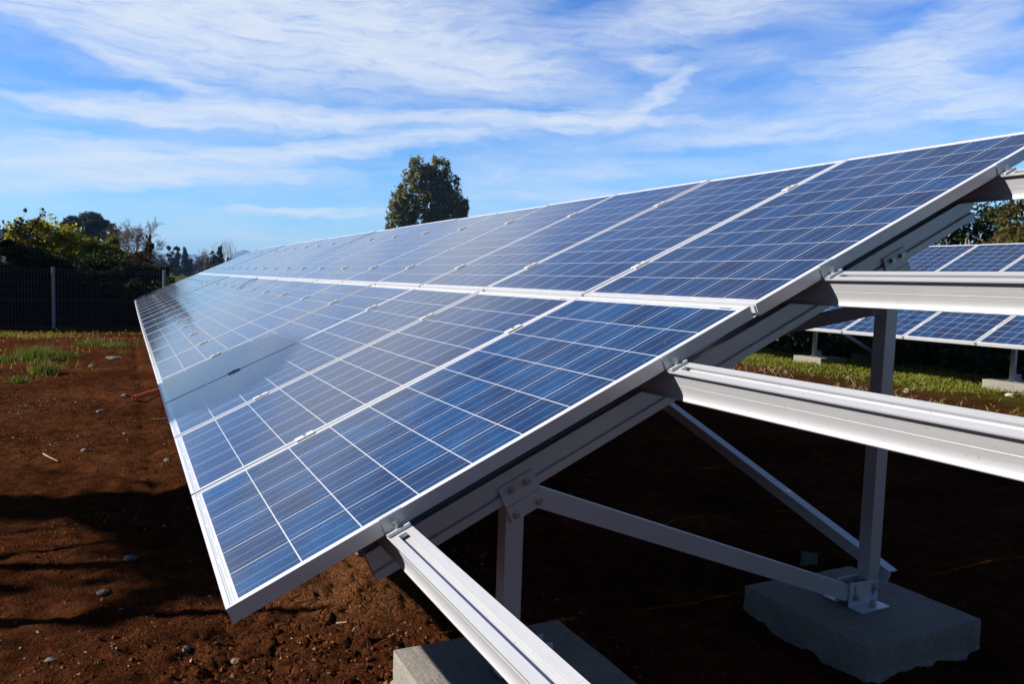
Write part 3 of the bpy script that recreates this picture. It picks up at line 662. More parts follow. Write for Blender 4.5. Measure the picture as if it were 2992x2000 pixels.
def leafy(name, base, clumps, leaf, n, mat, label, cat='tree', trunk=None, aspect=2.2, droop=0, seed=0, group=None, sub=10, subr=.45, bark=None, limbs=True, squash=(1, 1, 1)):
    """clumps: (x, y, z, rx, ry, rz) round the base; every clump breaks up into smaller ones"""
    root = empty(name, base, label=label, cat=cat, group=group); r = np.random.default_rng(seed)
    cs, rs, ks = [], [], []; vol = np.array([c[3]*c[4]*c[5] for c in clumps])**.72; vol /= vol.sum()
    for c, vfr in zip(clumps, vol):
        ns = max(3, int(sub*(1+.5*r.uniform(-1, 1)))); 
        for j in range(ns):
            d = r.normal(size=3); d /= np.linalg.norm(d); rad = np.array(c[3:]); pos = np.array(c[:3])+d*rad*r.uniform(.35, .85)
            cs.append(pos); q = subr*r.uniform(.6, 1.3); rs.append(rad*q*np.array(squash)); ks.append(max(4, int(n*vfr/ns)))
    pts = clump_points(cs, rs, ks, seed+1, .55)
    v, f = leaves(pts, leaf, aspect, droop, seed+2)
    mesh_obj('crown', v, f, mat, root)
    if trunk:
        t = MB(); rad, top = trunk; rnd = random.Random(seed); p = Vector((0, 0, -.3)); nseg = 4
        path = [Vector((rnd.gauss(0, .03)*top*(i > 0), rnd.gauss(0, .03)*top*(i > 0), -.3+(top+.3)*i/nseg)) for i in range(nseg+1)]
        for i in range(nseg): t.tube(path[i], path[i+1], rad*(1-.18*i), rad*(1-.18*(i+1)), 8, cap=False)
        if limbs:
            sel = [cs[i] for i in range(0, len(cs), max(1, len(cs)//14))]
            for c in sel:
                i = rnd.randrange(1, nseg+1); a = path[i]; b_ = Vector(c); mid = a.lerp(b_, .5)+Vector((0, 0, .06*top)); t.tube(a, mid, rad*.35, rad*.22, 5, cap=False); t.tube(mid, b_, rad*.22, rad*.06, 5, cap=False)
        t.build('trunk', bark or M_BARK, root)
    return root
L_EUC = leafmat('eucalyptus_leaves', [(.035, .048, .015), (.11, .125, .038), (.21, .21, .065), (.34, .25, .06)], .5, .45, .25)
L_PINE = leafmat('pine_needles', [(.004, .009, .005), (.011, .020, .009), (.022, .034, .014)], .05, .6)
L_YG = leafmat('yellow_green_leaves', [(.06, .08, .009), (.20, .20, .017), (.35, .31, .025), (.52, .38, .03)], .55, .6, 1.2)
L_OLIVE = leafmat('olive_leaves', [(.055, .056, .010), (.13, .125, .022), (.20, .17, .032)], .35, .55, 1)
L_BRAMBLE = leafmat('bramble_leaves', [(.008, .012, .004), (.016, .026, .006), (.032, .046, .010), (.10, .12, .03)], .35, .4, 1.5)
L_BROWN = leafmat('brown_leaves', [(.022, .010, .006), (.045, .022, .012), (.075, .034, .018)], .2, .6, 1.2)
L_DARK = leafmat('dark_evergreen', [(.006, .011, .007), (.013, .021, .011), (.026, .032, .014)], .08, .6, .3)
L_FARBROWN = leafmat('far_brown_woods', [(.018, .015, .010), (.032, .026, .015), (.045, .040, .018)], .1, .7, .2)
L_SEED = leafmat('dark_seedheads', [(.010, .008, .007), (.022, .018, .015)], 0, .8)
L_MIX = leafmat('autumn_hedge_leaves', [(.022, .032, .008), (.055, .055, .012), (.085, .062, .020), (.12, .062, .028)], .35, .5, .9)
L_RGREEN = leafmat('hedge_green_leaves', [(.010, .020, .005), (.022, .040, .009), (.042, .062, .014)], .35, .45, .9)

# ================================================================== fence in front of the bank
FY = 20.9
fr_ = empty('mesh_fence', (-1.77, FY, -.77), label='grey welded wire mesh fence on square posts before the dark bank', cat='fence')
for k in range(-2, 4):
    x = k*2.535; zt = .757+.008*k; p = MB(); p.bbox((x-.034, -.034, -.3), (x+.034, .034, 1.527+.008*k), .004); o = p.build('post', M_POST, fr_)
    c = MB(); c.bbox((x-.036, -.036, 1.5275+.008*k), (x+.036, .036, 1.545+.008*k), .004); c.build('post_cap', M_POST, o)
    if k < 3:
        m = MB(); x0, x1 = x+.045, x+2.49; r = .0020
        for i in range(36):
            xx = x0+(x1-x0)*i/35; zz = .008*k
            m.box((xx-r, -.045-r, .02), (xx+r, -.045+r, 1.53+zz))
        for z in (.06, .28, .50, .70, .74, .95, 1.17, 1.41, 1.475):
            m.box((x0, -.045-2.6*r, z-r+.008*k), (x1, -.045-r-.0003, z+r+.008*k))
        m.build('wire_panel', M_WIRE, fr_)

# ================================================================== plants on and behind the bank
leafy('bramble_thicket', (-2.4, 22.9, .62), [(-.7, 0, .3, .7, .5, .52), (.2, .1, .28, .8, .5, .52), (1.1, 0, .24, .8, .5, .52), (1.9, .1, .2, .8, .5, .5), (2.7, 0, .0, .7, .5, .42), (3.1, -.3, -.25, .5, .4, .35), (2.0, -1.0, -.25, .5, .3, .4), (1.4, -1.0, -.15, .5, .3, .35), (2.6, -.9, -.4, .5, .3, .4)], .06, 16000, L_BRAMBLE, 'low dark bramble thicket spilling over the bank behind the fence', 'shrub', seed=3, aspect=1.5)
leafy('leafy_shrub', (-2.1, 24.2, .85), [(-.55, 0, .35, .5, .5, .45), (0, 0, .62, .65, .5, .62), (.45, .1, .5, .5, .5, .55), (.1, -.3, .25, .8, .5, .35), (-.75, 0, .75, .35, .3, .5), (-.2, .1, .92, .5, .4, .35), (.75, 0, .45, .4, .4, .5), (.55, -.35, .05, .6, .3, .3)], .075, 11000, L_YG, 'tall yellow-green leafy shrub standing on the bank at left', 'shrub', trunk=(.03, .6), seed=5, aspect=1.6, subr=.6)
leafy('leafy_shrub', (-.85, 24.6, .8), [(0, 0, .35, .55, .5, .45), (.5, 0, .25, .5, .4, .45), (-.35, 0, .6, .45, .4, .4), (.1, 0, .55, .3, .3, .3), (.85, 0, .15, .45, .4, .45), (-.1, -.4, .0, .8, .3, .35)], .065, 7500, L_OLIVE, 'lower olive shrub on the bank below the dark pine', 'shrub', trunk=(.02, .4), seed=6, aspect=1.6)
# tall dark weed with curled seed heads
def weed(name, base, h, nst, label, seed, mat=M_TWIG, head=L_SEED, hs=.055, spread=.30, heads=10, cat='weed'):
    root = empty(name, base, label=label, cat=cat); rnd = random.Random(seed); m = MB(); pts = []
    for i in range(nst):
        p = Vector((rnd.gauss(0, spread*.3), rnd.gauss(0, .1), -.1)); d = Vector((rnd.gauss(0, .12), rnd.gauss(0, .1), 1)); L = h*rnd.uniform(.7, 1)
        tips = branch_mesh(m, p, d, L*.6, .018, 2, rnd, .5, .25, 3, 4, .5, .003)
        pts += [np.array(t) for t in tips]
    m.build('stems', mat, root)
    cs = pts; P = clump_points(cs, [np.array([hs]*3)]*len(cs), [heads]*len(cs), seed, .6)
    v, f = leaves(P, hs*.9, 1.4, 0, seed); mesh_obj('crown', v, f, head, root)
    return root
weed('tall_weed', (-2.96, 23.9, .95), 1.55, 8, 'tall dark bare-stemmed weed with clustered seed heads at the far left', 4)
leafy('brown_shrub', (-2.75, 23.2, .75), [(0, 0, .25, .5, .3, .35), (-.3, 0, .45, .3, .3, .35)], .05, 3500, L_BROWN, 'rusty brown leafed shrub below the tall weed at the far left', 'shrub', seed=9, trunk=(.02, .4))
leafy('brown_shrub', (.35, 23.6, .72), [(0, 0, .3, .3, .3, .4), (.15, 0, .75, .16, .2, .3), (-.3, -.1, .1, .4, .3, .25), (.35, -.2, -.15, .35, .3, .4), (.12, 0, 1.0, .08, .1, .14)], .045, 7000, L_BROWN, 'dark brown shrub at the right end of the bank', 'shrub', seed=10, trunk=(.02, .6))
tw = empty('twig_pile', (.12, 22.9, .86), label='reddish heap of cut twigs lying on the right end of the bank', cat='twigs'); mm = MB(); rnd = random.Random(5)
for i in range(46):
    a = rnd.uniform(-.5, .5); p = Vector((rnd.gauss(0, .24), rnd.gauss(0, .15), rnd.gauss(.05, .09))); d = Vector((math.cos(a)*rnd.choice((-1, 1)), rnd.gauss(0, .3), rnd.uniform(-.15, .6))).normalized(); mm.tube(p-d*.22, p+d*rnd.uniform(.2, .55), .006, .003, 4)
mm.build('twigs', M_REDTWIG, tw)
bare_tree('bare_tree', (-6.5, 78, -.9), 5.0, 'pale feathery bare tree rising behind the yellow-green shrub', .3, 22, M_PALETWIG, 5, .28, 3, .45, .05, minr=.006, stems=4)
bare_tree('bare_tree', (.45, 60, -.9), 5.2, 'round bare grey tree on the skyline right of the dark pine', .30, 38, M_TWIG, 5, .75, 4, .02, .10, minr=.007)
# umbrella pine, far
pine = leafy('umbrella_pine', (-5.9, 150, -1.2), [(-2.0, 0, 9.2, 2.4, 2, 1.5), (.4, 0, 9.9, 2.8, 2, 1.6), (2.6, 0, 9.2, 2.4, 2, 1.5), (-3.3, 0, 7.8, 1.9, 1.6, 1.2), (3.9, 0, 7.6, 1.7, 1.6, 1.2), (1.0, 0, 8.0, 2.6, 1.8, 1.2), (-1.2, 0, 7.3, 2.2, 1.6, 1.0), (3.4, 0, 5.9, 1.8, 1.4, .9), (-2.9, 0, 6.0, 1.5, 1.2, .8), (1.6, 0, 5.9, 1.3, 1.1, .6), (-4.9, 0, 6.4, 1.3, 1, .9), (4.4, 0, 4.3, 1.5, 1, 1.0), (-6.3, 0, 5.4, 1.5, 1, 1.0), (-4.3, 0, 4.4, 1.5, 1, .9)], .24, 30000, L_PINE, 'dark flat-topped umbrella pine on the skyline behind the bank', trunk=(.26, 7.4), seed=12, aspect=3, sub=12, subr=.42)
leafy('olive_tree', (-.65, 34, -1.3), [(0, 0, 1.7, .55, .4, .7), (.05, 0, 2.5, .42, .4, .6), (.1, 0, 3.1, .28, .3, .45), (.35, 0, 1.5, .4, .3, .6), (-.3, 0, 1.9, .35, .3, .5)], .075, 9000, L_OLIVE, 'olive-green conical tree between the dark pine and the bare tree', trunk=(.05, 2.4), seed=14)
# distant tree line beyond the field
def far(Xp, Yp, k, z): return (-.2+(Xp+.2)*k, -1.8+(Yp+1.8)*k, z)
K = 2.2; GZF = -1.25
def cone(h, r, n=5): return [(0, 0, h*(.18+.8*i/n), r*(1-.85*i/n), r*(1-.85*i/n), h*.62/n) for i in range(n)]
leafy('gum_tree', far(3.35, 70, K, GZF), [(-.3, 0, 6.3, .35, .4, .45), (.75, 0, 6.2, .40, .4, .30), (.3, 0, 5.3, .25, .3, .3), (-.35, 0, 4.9, .45, .4, .4), (.1, 0, 3.7, .6, .5, .7), (0, 0, 2.4, .7, .6, .9)], .22, 3300, L_DARK, 'thin tree with ragged forked top, leftmost in the distant tree line', trunk=(.09, 5.8), seed=15, bark=M_PALEBARK)
leafy('round_tree', far(4.97, 90, K, GZF), [(.1, 0, 6.9, .6, .7, 1.0), (.2, 0, 5.6, .8, .7, .7), (-.2, 0, 4.0, 1.0, .9, 1.2), (0, 0, 2, 1.3, 1.1, 1.4)], .3, 4500, L_DARK, 'dark pear-shaped tree beside the thin forked one in the distance', trunk=(.12, 4), seed=16)
leafy('round_tree', far(6.07, 95, K, GZF), [(0, 0, 7.2, .55, .7, 1.0), (.2, 0, 5.6, .95, .8, 1.0), (.5, 0, 4.4, 1.4, 1.1, 1.0), (.4, 0, 2.4, 1.8, 1.2, 1.5)], .3, 6600, L_DARK, 'dark tree with a squared narrow top in the distant tree line', trunk=(.12, 4), seed=17)
bare_tree('bare_tree', far(7.8, 90, K, GZF), 7.6, 'small round bare tree in the middle of the distant tree line', .34, 33, M_TWIG, 4, .6, 3, .12, .10, minr=.012)
leafy('conifer', far(8.66, 90, K, GZF), [(-.3, 0, 6.9, .35, .4, .4), (.2, 0, 5.8, .5, .5, .5), (-.2, 0, 4.6, .65, .6, .7), (.1, 0, 3.0, .8, .7, 1.1)], .26, 3300, L_DARK, 'ragged dark conifer left of the tallest one in the distance', trunk=(.1, 6), seed=18)
leafy('conifer', far(9.3, 90, K, GZF), [(0, 0, 7.9, .45, .5, .8), (.1, 0, 6.5, .8, .7, .9), (0, 0, 5.0, 1.15, .9, 1.0), (.1, 0, 3.2, 1.4, 1.1, 1.3), (0, 0, 1.4, 1.5, 1.2, 1.2)], .3, 7800, L_DARK, 'tallest broad dark conifer in the distant tree line', trunk=(.12, 6), seed=19)
bare_tree('bare_tree', far(11.9, 110, 2.3, GZF), 10.4, 'tall pale leafless poplar rising behind the tallest distant conifer', .12, 36, M_PALEBARK, 4, .26, 3, .6, .11, minr=.012, stems=4)
leafy('conifer', far(9.55, 85, K, GZF), cone(6.0, .75), .26, 3300, L_DARK, 'slim pointed cypress right of the tallest distant conifer', trunk=(.1, 4), seed=20)
leafy('round_tree', far(12.05, 100, K, GZF), [(-.8, 0, 4.6, 1.0, .9, .9), (.5, 0, 4.2, 1.2, 1, .9), (1.4, 0, 4.0, .8, .8, .8), (0, 0, 2.2, 2.2, 1.2, 1.5)], .28, 5100, L_DARK, 'low rounded dark tree rightmost in the distant tree line', trunk=(.12, 3), seed=21)
bare_tree('bare_tree', far(10.35, 80, 2.2, GZF), 6.6, 'small dead tree with bare spreading limbs before the blue mountains', .5, 41, M_BARK, 2, .9, 3, -.05, .07, minr=.02)
wd = []
rw = np.random.default_rng(77)
for i in range(88):
    a = -34+18*i/87.0; d = rw.uniform(225, 275); th_ = YAW+R(a); hh = rw.uniform(5.6, 7.6) + (.8 if 52 < i < 66 else 0)
    wd.append((-.2+d*math.sin(th_), -1.8+d*math.cos(th_), GZF+hh*.45, rw.uniform(1.4, 2.4), 1.5, hh*.55))
cs = [np.array(c[:3])+rw.normal(size=3)*np.array([1.0, .8, .35*c[5]]) for c in wd for _ in range(9)]
rs = [np.array(c[3:])*rw.uniform(.3, .55) for c in wd for _ in range(9)]
P = clump_points(cs, rs, [42]*len(cs), 5, .6); v, f = leaves(P, .42, 1.6, 0, 6)
tag(mesh_obj('woodland', v, f, L_FARBROWN), 'dull brown-green far woodland mass along the horizon at left', 'woodland', kind='stuff')
# orchard rows and scrub on the field before the tree line
cs, rs = [], []
for i in range(220):
    d = rw.uniform(34, 120); a = YAW+R(rw.uniform(-25, -17)); cs.append(np.array([-.2+d*math.sin(a), -1.8+d*math.cos(a), -1.05-.1*(d > 60)])); k = .25+d*.0045; rs.append(np.array([k*1.6, k, k*.75]))
P = clump_points(cs, rs, [46]*len(cs), 8, .6); v, f = leaves(P, .12, 1.6, 0, 9)
tag(mesh_obj('field_scrub', v, f, L_YG), 'yellow-green scrub covering the field beyond the end of the bank', 'scrub', kind='stuff')

# eucalyptus behind the table
E0 = Vector((46.2, 125, -.2))
leafy('eucalyptus_tree', E0, [(0, 0, 13.5, 5.6, 3, 5.2), (.5, 0, 17.2, 3.6, 2.6, 3.4), (4.2, 0, 12.0, 3.2, 2.4, 3.6), (-4.0, 0, 12.6, 3.0, 2.4, 3.6), (0, 0, 8, 6.2, 3, 3), (-2.4, 0, 19.6, 1.7, 1.8, 2.0), (1.9, 0, 20.0, 2.3, 1.8, 2.0), (.2, 0, 19.0, 2.4, 1.8, 2.0), (4.4, 0, 16.6, 1.9, 1.8, 2.8), (5.9, 0, 13.6, 1.7, 1.6, 2.4), (6.6, 0, 10.6, 1.5, 1.6, 2.2), (-5.2, 0, 14.4, 1.6, 1.6, 2.2), (-3.1, 0, 17, 2.6, 2.4, 2.2), (2.3, 0, 17.6, 2.5, 2.4, 2.2), (-.4, 0, 18.4, 1.7, 2, 2.0), (-4.4, 0, 14.6, 2.3, 2.2, 2.2), (-.5, 0, 15.2, 3.4, 3, 2.6), (3.2, 0, 14.4, 2.6, 2.4, 2.6), (5.9, 0, 13.2, 1.7, 1.8, 2.5), (-6.3, 0, 12.3, 1.6, 1.6, 2.2), (-4.8, 0, 11.2, 2.8, 2.4, 2.4), (0, 0, 11.6, 3.6, 3, 2.6), (4.8, 0, 10.6, 2.8, 2.4, 2.4), (7.0, 0, 9.6, 1.4, 1.6, 2.4), (-6.9, 0, 8.8, 1.3, 1.4, 2.2), (-3.6, 0, 7.8, 3.0, 2.6, 2.4), (1.2, 0, 8.0, 3.4, 3, 2.4), (6.3, 0, 6.8, 2.4, 2, 2.2), (-6.6, 0, 5.2, 1.2, 1.3, 1.3), (0, 0, 4.8, 5, 3, 2), (-8.6, 0, 4.6, .9, 1, .7)],
      .40, 26000, L_EUC, 'tall dense eucalyptus tree on the skyline behind the panels', trunk=(.36, 15), aspect=3.6, droop=.45, seed=24, sub=30, subr=.22, squash=(.9, .9, 1.6), bark=M_PALEBARK)

# hills and mountains
def ridge(name, az0, az1, d, elf, mat, label, n=120, seed=0, base=-30):
    vs, fs = [], []
    rows = 5
    for i in range(n+1):
        a = az0+(az1-az0)*i/n; e = elf(a, i)
        for j in range(rows):
            f = j/(rows-1); dd = d*(1+.35*f*0+.30*math.sin(f*math.pi/2)) if name else d
            th_ = YAW+R(a); hz = CAM.z+d*math.tan(R(e))
            vs.append((CAM.x+dd*math.sin(th_), CAM.y+dd*math.cos(th_), base+(hz-base)*math.sin(f*math.pi/2)*(1+.30*math.sin(f*math.pi/2)) + (float(vnoise(i*.6, j*1.3, seed))*.05*(hz-base) if 0 < j < rows-1 else 0)))
    fs = [(i*rows+j, (i+1)*rows+j, (i+1)*rows+j+1, i*rows+j+1) for i in range(n) for j in range(rows-1)]
    return tag(mesh_obj(name, vs, fs, mat, smooth=40), label, name.replace('_', ' ').rstrip('s'), kind='structure')
M_MTN = simple('mountain_rock', (.035, .04, .05), .9, .25, .01)
M_HILL = simple('wooded_hill', (.020, .028, .014), .9, .4, .05)
def mtn_el(a, i):
    big = 1.45*math.exp(-((a+19.0)/1.25)**2); e = .62+.55*math.exp(-((a+23.8)/2.2)**2)+.3*float(fbm(a*1.2, 3, 3, 4)); return max(.15, max(e, big+.12*float(fbm(a*4, 9, 3, 8)))*(1 if a < -17 else max(0, 1-(a+17)/1.5)) + .10*float(fbm(a*5, 1, 2, 2)))
ridge('mountains', -32, -14, 4200, mtn_el, M_MTN, 'pale blue jagged mountains on the horizon at left', 180, 3, -60)
ridge('hill', -48, -30.2, 420, lambda a, i: 2.05*sstep((-30.2-a)/3.2)+.12*float(fbm(a*2, 0, 3, 6)), M_HILL, 'dark wooded hill at the left edge of the skyline', 80, 6, -8)

# hedge and trees behind the rear table
hed = [('hedge_tree', (16.9, 15.6), 3.1, L_MIX, 'yellowish brown bushy shrub filling the gap right of the rafter end'),
       ('hedge_tree', (17.6, 13.0), 3.2, L_RGREEN, 'deep green bushy shrub just over the top edge of the rear table'),
       ('hedge_tree', (17.5, 18.5), 3.4, L_MIX, 'brown and green autumn shrub behind the rear table, seen beside the rafter end'),
       ('hedge_tree', (18.2, 14.6), 3.5, L_RGREEN, 'green bushy tree behind the rear table at the right edge'),
       ('hedge_tree', (19.6, 11.6), 4.1, L_RGREEN, 'tallest green tree at the right edge, its top above the last purlin'),
       ('hedge_tree', (16.4, 22.0), 3.2, L_MIX, 'reddish brown shrub behind the rear table further back'),
       ('hedge_tree', (18.6, 8.8), 3.6, L_MIX, 'mottled brown shrub beyond the right end of the rear table'),
       ('hedge_tree', (20.8, 16.6), 3.9, L_OLIVE, 'olive tree standing behind the hedge shrubs at right')]
for i, (nm, (x, y), h, mt, lab) in enumerate(hed):
    cl = []
    rr_ = np.random.default_rng(100+i)
    for j in range(15):
        f = j/14; cl.append((rr_.normal(0, .7), rr_.normal(0, 1.0)*(1.15-f*.5), h*(.10+.80*f), 1.0*(1.15-.5*f), 1.25*(1.15-.5*f), .75))
    leafy(nm, (x, y, float(gh(x, y))), cl, .085, 24000, mt, lab, 'tree' if 'tree' in lab else 'shrub', trunk=(.07, h*.7), seed=60+i, sub=8, bark=M_PALEBARK)
cs, rs = [], []
for i in range(330):
    x = rw.uniform(11.2, 17.5); y = rw.uniform(3, 17); cs.append(np.array([x, y, -.36+rw.uniform(0, .35)*min(1, (x-11)/1.5)])); rs.append(np.array([.5, .5, .30]))
P = clump_points(cs, rs, [60]*len(cs), 18, .6); v, f = leaves(P, .11, 1.8, 0, 19)
tag(mesh_obj('undergrowth', v, f, L_BRAMBLE), 'dark green undergrowth in shade beneath and behind the rear table', 'undergrowth', kind='stuff')

# ================================================================== grass
def blades(pts, h, w_, seed, lean=.35, jit=.5):
    r = np.random.default_rng(seed); n = len(pts); hh = h*(1+jit*r.uniform(-1, 1, n)); a = r.uniform(0, 2*math.pi, n); la = r.uniform(0, 2*math.pi, n); ln = lean*r.uniform(.2, 1.3, n)*hh
    sx_ = np.cos(a)*w_; sy_ = np.sin(a)*w_; dx = np.cos(la)*ln; dy = np.sin(la)*ln
    b0 = pts+np.stack([sx_, sy_, 0*sx_], 1); b1 = pts-np.stack([sx_, sy_, 0*sx_], 1)
    m0 = pts+np.stack([dx*.35+sx_*.7, dy*.35+sy_*.7, hh*.6], 1); m1 = pts+np.stack([dx*.35-sx_*.7, dy*.35-sy_*.7, hh*.6], 1); t = pts+np.stack([dx, dy, hh*.95], 1)
    v = np.stack([b0, b1, m1, m0, t], 1).reshape(-1, 3); i = np.arange(n)*5
    f = [(k, k+1, k+2, k+3) for k in i.tolist()] + [(k+3, k+2, k+4) for k in i.tolist()]
    return v, f
def scatter(n, x0, x1, y0, y1, dens, seed):
    r = np.random.default_rng(seed); x = r.uniform(x0, x1, n); y = r.uniform(y0, y1, n); k = dens(x, y) > r.uniform(0, 1, n); x, y = x[k], y[k]
    return np.stack([x, y, gf_(x, y)-.004], 1)
p1_ = scatter(26000, -4.2, 1.2, 14.6, 20.8, lambda x, y: np.clip((.5-np.abs(y-17.6-.25*(x < -.5))/3.0)*1.5, 0, 1)*np.clip(fbm(x*1.1, y*1.1, 3, 31)*2.6+.42, 0, 1)*np.clip((.5-x)/1.2, .08, 1), 1)
p1b = scatter(1500, -4, .7, 9, 16, lambda x, y: np.clip(fbm(x*.9, y*.9, 3, 44)*3-.55, 0, 1)*np.clip((-.1-x)/1.2, 0, 1), 2)
v1, f1_ = blades(np.concatenate([p1_, p1b]), .075, .005, 3, 1.0)
tag(mesh_obj('grass', v1, f1_, M_GRASS), 'patchy sunlit green grass on the soil before the fence', 'grass', kind='stuff')
p2_ = scatter(75000, 7.2, 14.5, 1.0, 16, lambda x, y: np.clip((x-7.9-.45*np.sin(y*1.3)-.5*fbm(y*.6, x*.2, 3, 2))/1.6, 0, 1)*np.clip((12.6-x)/1.2, 0, 1)*np.clip(fbm(x*1.1, y*1.1, 4, 8)*3.2+.45+.25*(x-8.5), .06, 1), 4)
v2, f2_ = blades(p2_, .048, .007, 5, 1.5)
tag(mesh_obj('grass', v2, f2_, M_GRASS), 'green grass strip running below the rear table', 'grass', kind='stuff')
p3_ = scatter(9000, 6.6, 9.9, 1.0, 13, lambda x, y: np.clip(.75-np.abs(x-8.1)/1.1, 0, 1)*np.clip(fbm(x*1.4, y*1.4, 3, 28)*2+.4, 0, 1), 6)
v3, f3_ = blades(p3_, .06, .005, 7, 1.6)
tag(mesh_obj('dead_grass', v3, f3_, M_DRY), 'flattened straw-coloured dead grass along the soil edge at right', 'grass', kind='stuff')
def tuft(x, y, rad, n, h, label, seed, dry=14, mat=None):
    r = np.random.default_rng(seed); z = float(gf_(x, y)); root = empty('grass_tuft', (x, y, z), label=label, cat='grass tuft', group='grass tufts on the bare soil')
    p = np.stack([r.normal(0, rad*.5, n), r.normal(0, rad*.5, n), np.zeros(n)-.01], 1); v, f = blades(p, h, .005, seed, .8); mesh_obj('foliage', v, f, mat or M_TUFT, root)
    if dry:
        p = np.stack([r.normal(rad*.3, rad*.4, dry), r.normal(0, rad*.4, dry), np.zeros(dry)-.01], 1); v, f = blades(p, h*1.7, .0035, seed+1, .55); mesh_obj('dry_stalks', v, f, M_DRY, root)
tuft(-1.38, 12.15, .34, 520, .17, 'largest grass tuft, left of centre before the fence', 1)
tuft(-.98, 12.5, .16, 160, .11, 'small grass tuft just right of the largest one', 2, 5)
tuft(-1.88, 11.9, .28, 240, .09, 'low flat grass tuft at the left edge beside the largest one', 3, 3)
tuft(-1.12, 9.85, .16, 260, .12, 'bright green tuft with long dry stalks nearest the camera', 4, 26)
tuft(-1.30, 8.9, .14, 130, .08, 'low dull green tuft in front of the one with dry stalks', 5, 4)
tuft(-.35, 14.6, .3, 260, .10, 'grass tuft mixed with dry stalks towards the table end', 6, 30)
tuft(-.75, 15.4, .3, 260, .12, 'yellowish tuft with dry stalks before the fence strip', 7, 24)
tuft(.12, 16.0, .10, 90, .08, 'small green tuft at the foot of the far table end', 8, 0)
tuft(-.22, 13.2, .05, 40, .05, 'tiny green sprout near the flat grey rock', 9, 0)
r_ = np.random.default_rng(5); fm = MB()
for i in range(26):
    x, y = r_.uniform(-2.6, .0), r_.uniform(11.8, 17.5); z = float(gh(x, y))+r_.uniform(.10, .2); fm.tube((x, y, z), (x+.004, y, z+.012), .016, .012, 6)
tag(fm.build('yellow_flowers', M_YELLOW), 'tiny yellow flowers dotted over the grass before the fence', 'flowers', kind='stuff')

# ================================================================== stones, pipe, bits on the ground
def stone(x, y, s, label, seed, m=None, flat=.55, sink=.25, group=None):
    s *= .72; r = random.Random(seed); bm = bmesh.new(); bmesh.ops.create_icosphere(bm, subdivisions=3, radius=1)
    sx_, sy__, sz_ = s*r.uniform(.85, 1.25), s*r.uniform(.7, 1), s*flat
    for v in bm.verts:
        k = 1+.75*float(fbm(v.co.x*1.5+seed, v.co.y*1.5+v.co.z*1.9, 4, seed)); v.co = Vector((v.co.x*sx_*k, v.co.y*sy__*k, v.co.z*sz_*k))
    bm.verts.index_update()
    o = mesh_obj('stone', [v.co[:] for v in bm.verts], [[v.index for v in f_.verts] for f_ in bm.faces], m or M_STONE, smooth=35); bm.free()
    o.location = (x, y, float(gf_(x, y))+sz_*(1-sink*2)-.003); o.rotation_euler = (0, 0, r.uniform(0, 6))
    return tag(o, label, 'stone', group)
stone(-.33, 11.81, .15, 'flat grey rock lying on bare soil beyond the grass tufts', 1, flat=.35)
stone(-.60, 10.8, .06, 'small grey stone left of and nearer than the flat rock', 2)
stone(.74, 1.53, .042, 'rough pale lump of rubble beside the lower rafter end', 3, flat=.8, sink=.15)
stone(.60, 1.72, .03, 'flat rubble chip just left of the rough lump', 13, flat=.4)
stone(-.45, 4.32, .035, 'grey stone on the soil left of the second panel corner', 4)
stone(.06, 3.88, .035, 'grey stone close beside the low panel edge', 5)
stone(-.18, 1.97, .030, 'dark oval stone lying in the shadow left of the near corner', 6)
stone(8.23, 4.48, .07, 'round tan stone on the red soil at right before the grass', 7, M_BROWNSTONE, .7)
stone(9.3, 3.9, .07, 'white stone at the right edge of the red soil', 8, M_PALETWIG)
stone(.55, .92, .022, 'small tan stone on the cracked soil left of the near footing', 9, M_BROWNSTONE)
stone(-.28, 1.62, .026, 'grey stone at the tip of the long thin shadow', 10)
stone(-.19, 7.35, .05, 'grey stone by the end of the orange pipe', 11)
stone(.02, 7.0, .03, 'pale stone touching the orange pipe', 12)
stone(-.40, 6.3, .04, 'grey stone on the soil nearer than the orange pipe', 14)
stone(-.02, .93, .022, 'pale grey pebble near the bottom edge below the panel corner', 15)
stone(.12, .80, .02, 'brownish pebble right of the pale one at the bottom edge', 16, M_BROWNSTONE)
stone(-.42, 1.05, .024, 'grey pebble near the bottom left', 17)
# fine gravel
gp_ = scatter(9500, -2.2, 1.1, .2, 9, lambda x, y: np.clip(.12+fbm(x*.9, y*.9, 3, 51)*1.2+.35*(y < 2.6)*(x < .2), 0, 1), 12)
r_ = np.random.default_rng(9); base_v = np.array([(1, 0, 0), (0, .85, 0), (-1, 0, 0), (0, -.85, 0), (.1, .1, .72), (0, 0, -.72)]); bf = [(0, 1, 4), (1, 2, 4), (2, 3, 4), (3, 0, 4), (1, 0, 5), (2, 1, 5), (3, 2, 5), (0, 3, 5)]
n = len(gp_); sz = np.minimum(.0042*np.exp(r_.normal(0, .5, n)), .012); a = r_.uniform(0, 6.3, n); ca, sa = np.cos(a), np.sin(a)
bv = base_v[None]*(1+.22*r_.normal(size=(n, 6, 3)))*sz[:, None, None]
gv = np.stack([bv[..., 0]*ca[:, None]-bv[..., 1]*sa[:, None], bv[..., 0]*sa[:, None]+bv[..., 1]*ca[:, None], bv[..., 2]], -1) + (gp_+np.array([0, 0, .005]))[:, None, :]
gf = (np.array(bf)[None]+(np.arange(n)*6)[:, None, None]).reshape(-1, 3)
t_ = NT('gravel', .85, spec=.3); ri_ = t_.n('ShaderNodeNewGeometry').outputs['Random Per Island']; t_.base(t_.ramp(ri_, [(.0, (.05, .03, .02)), (.4, (.12, .085, .06)), (.75, (.20, .185, .16)), (1, (.34, .33, .30))]))
tag(mesh_obj('gravel', gv.reshape(-1, 3), gf, t_.m), 'fine pale gravel strewn over the red soil at lower left', 'gravel', kind='stuff')
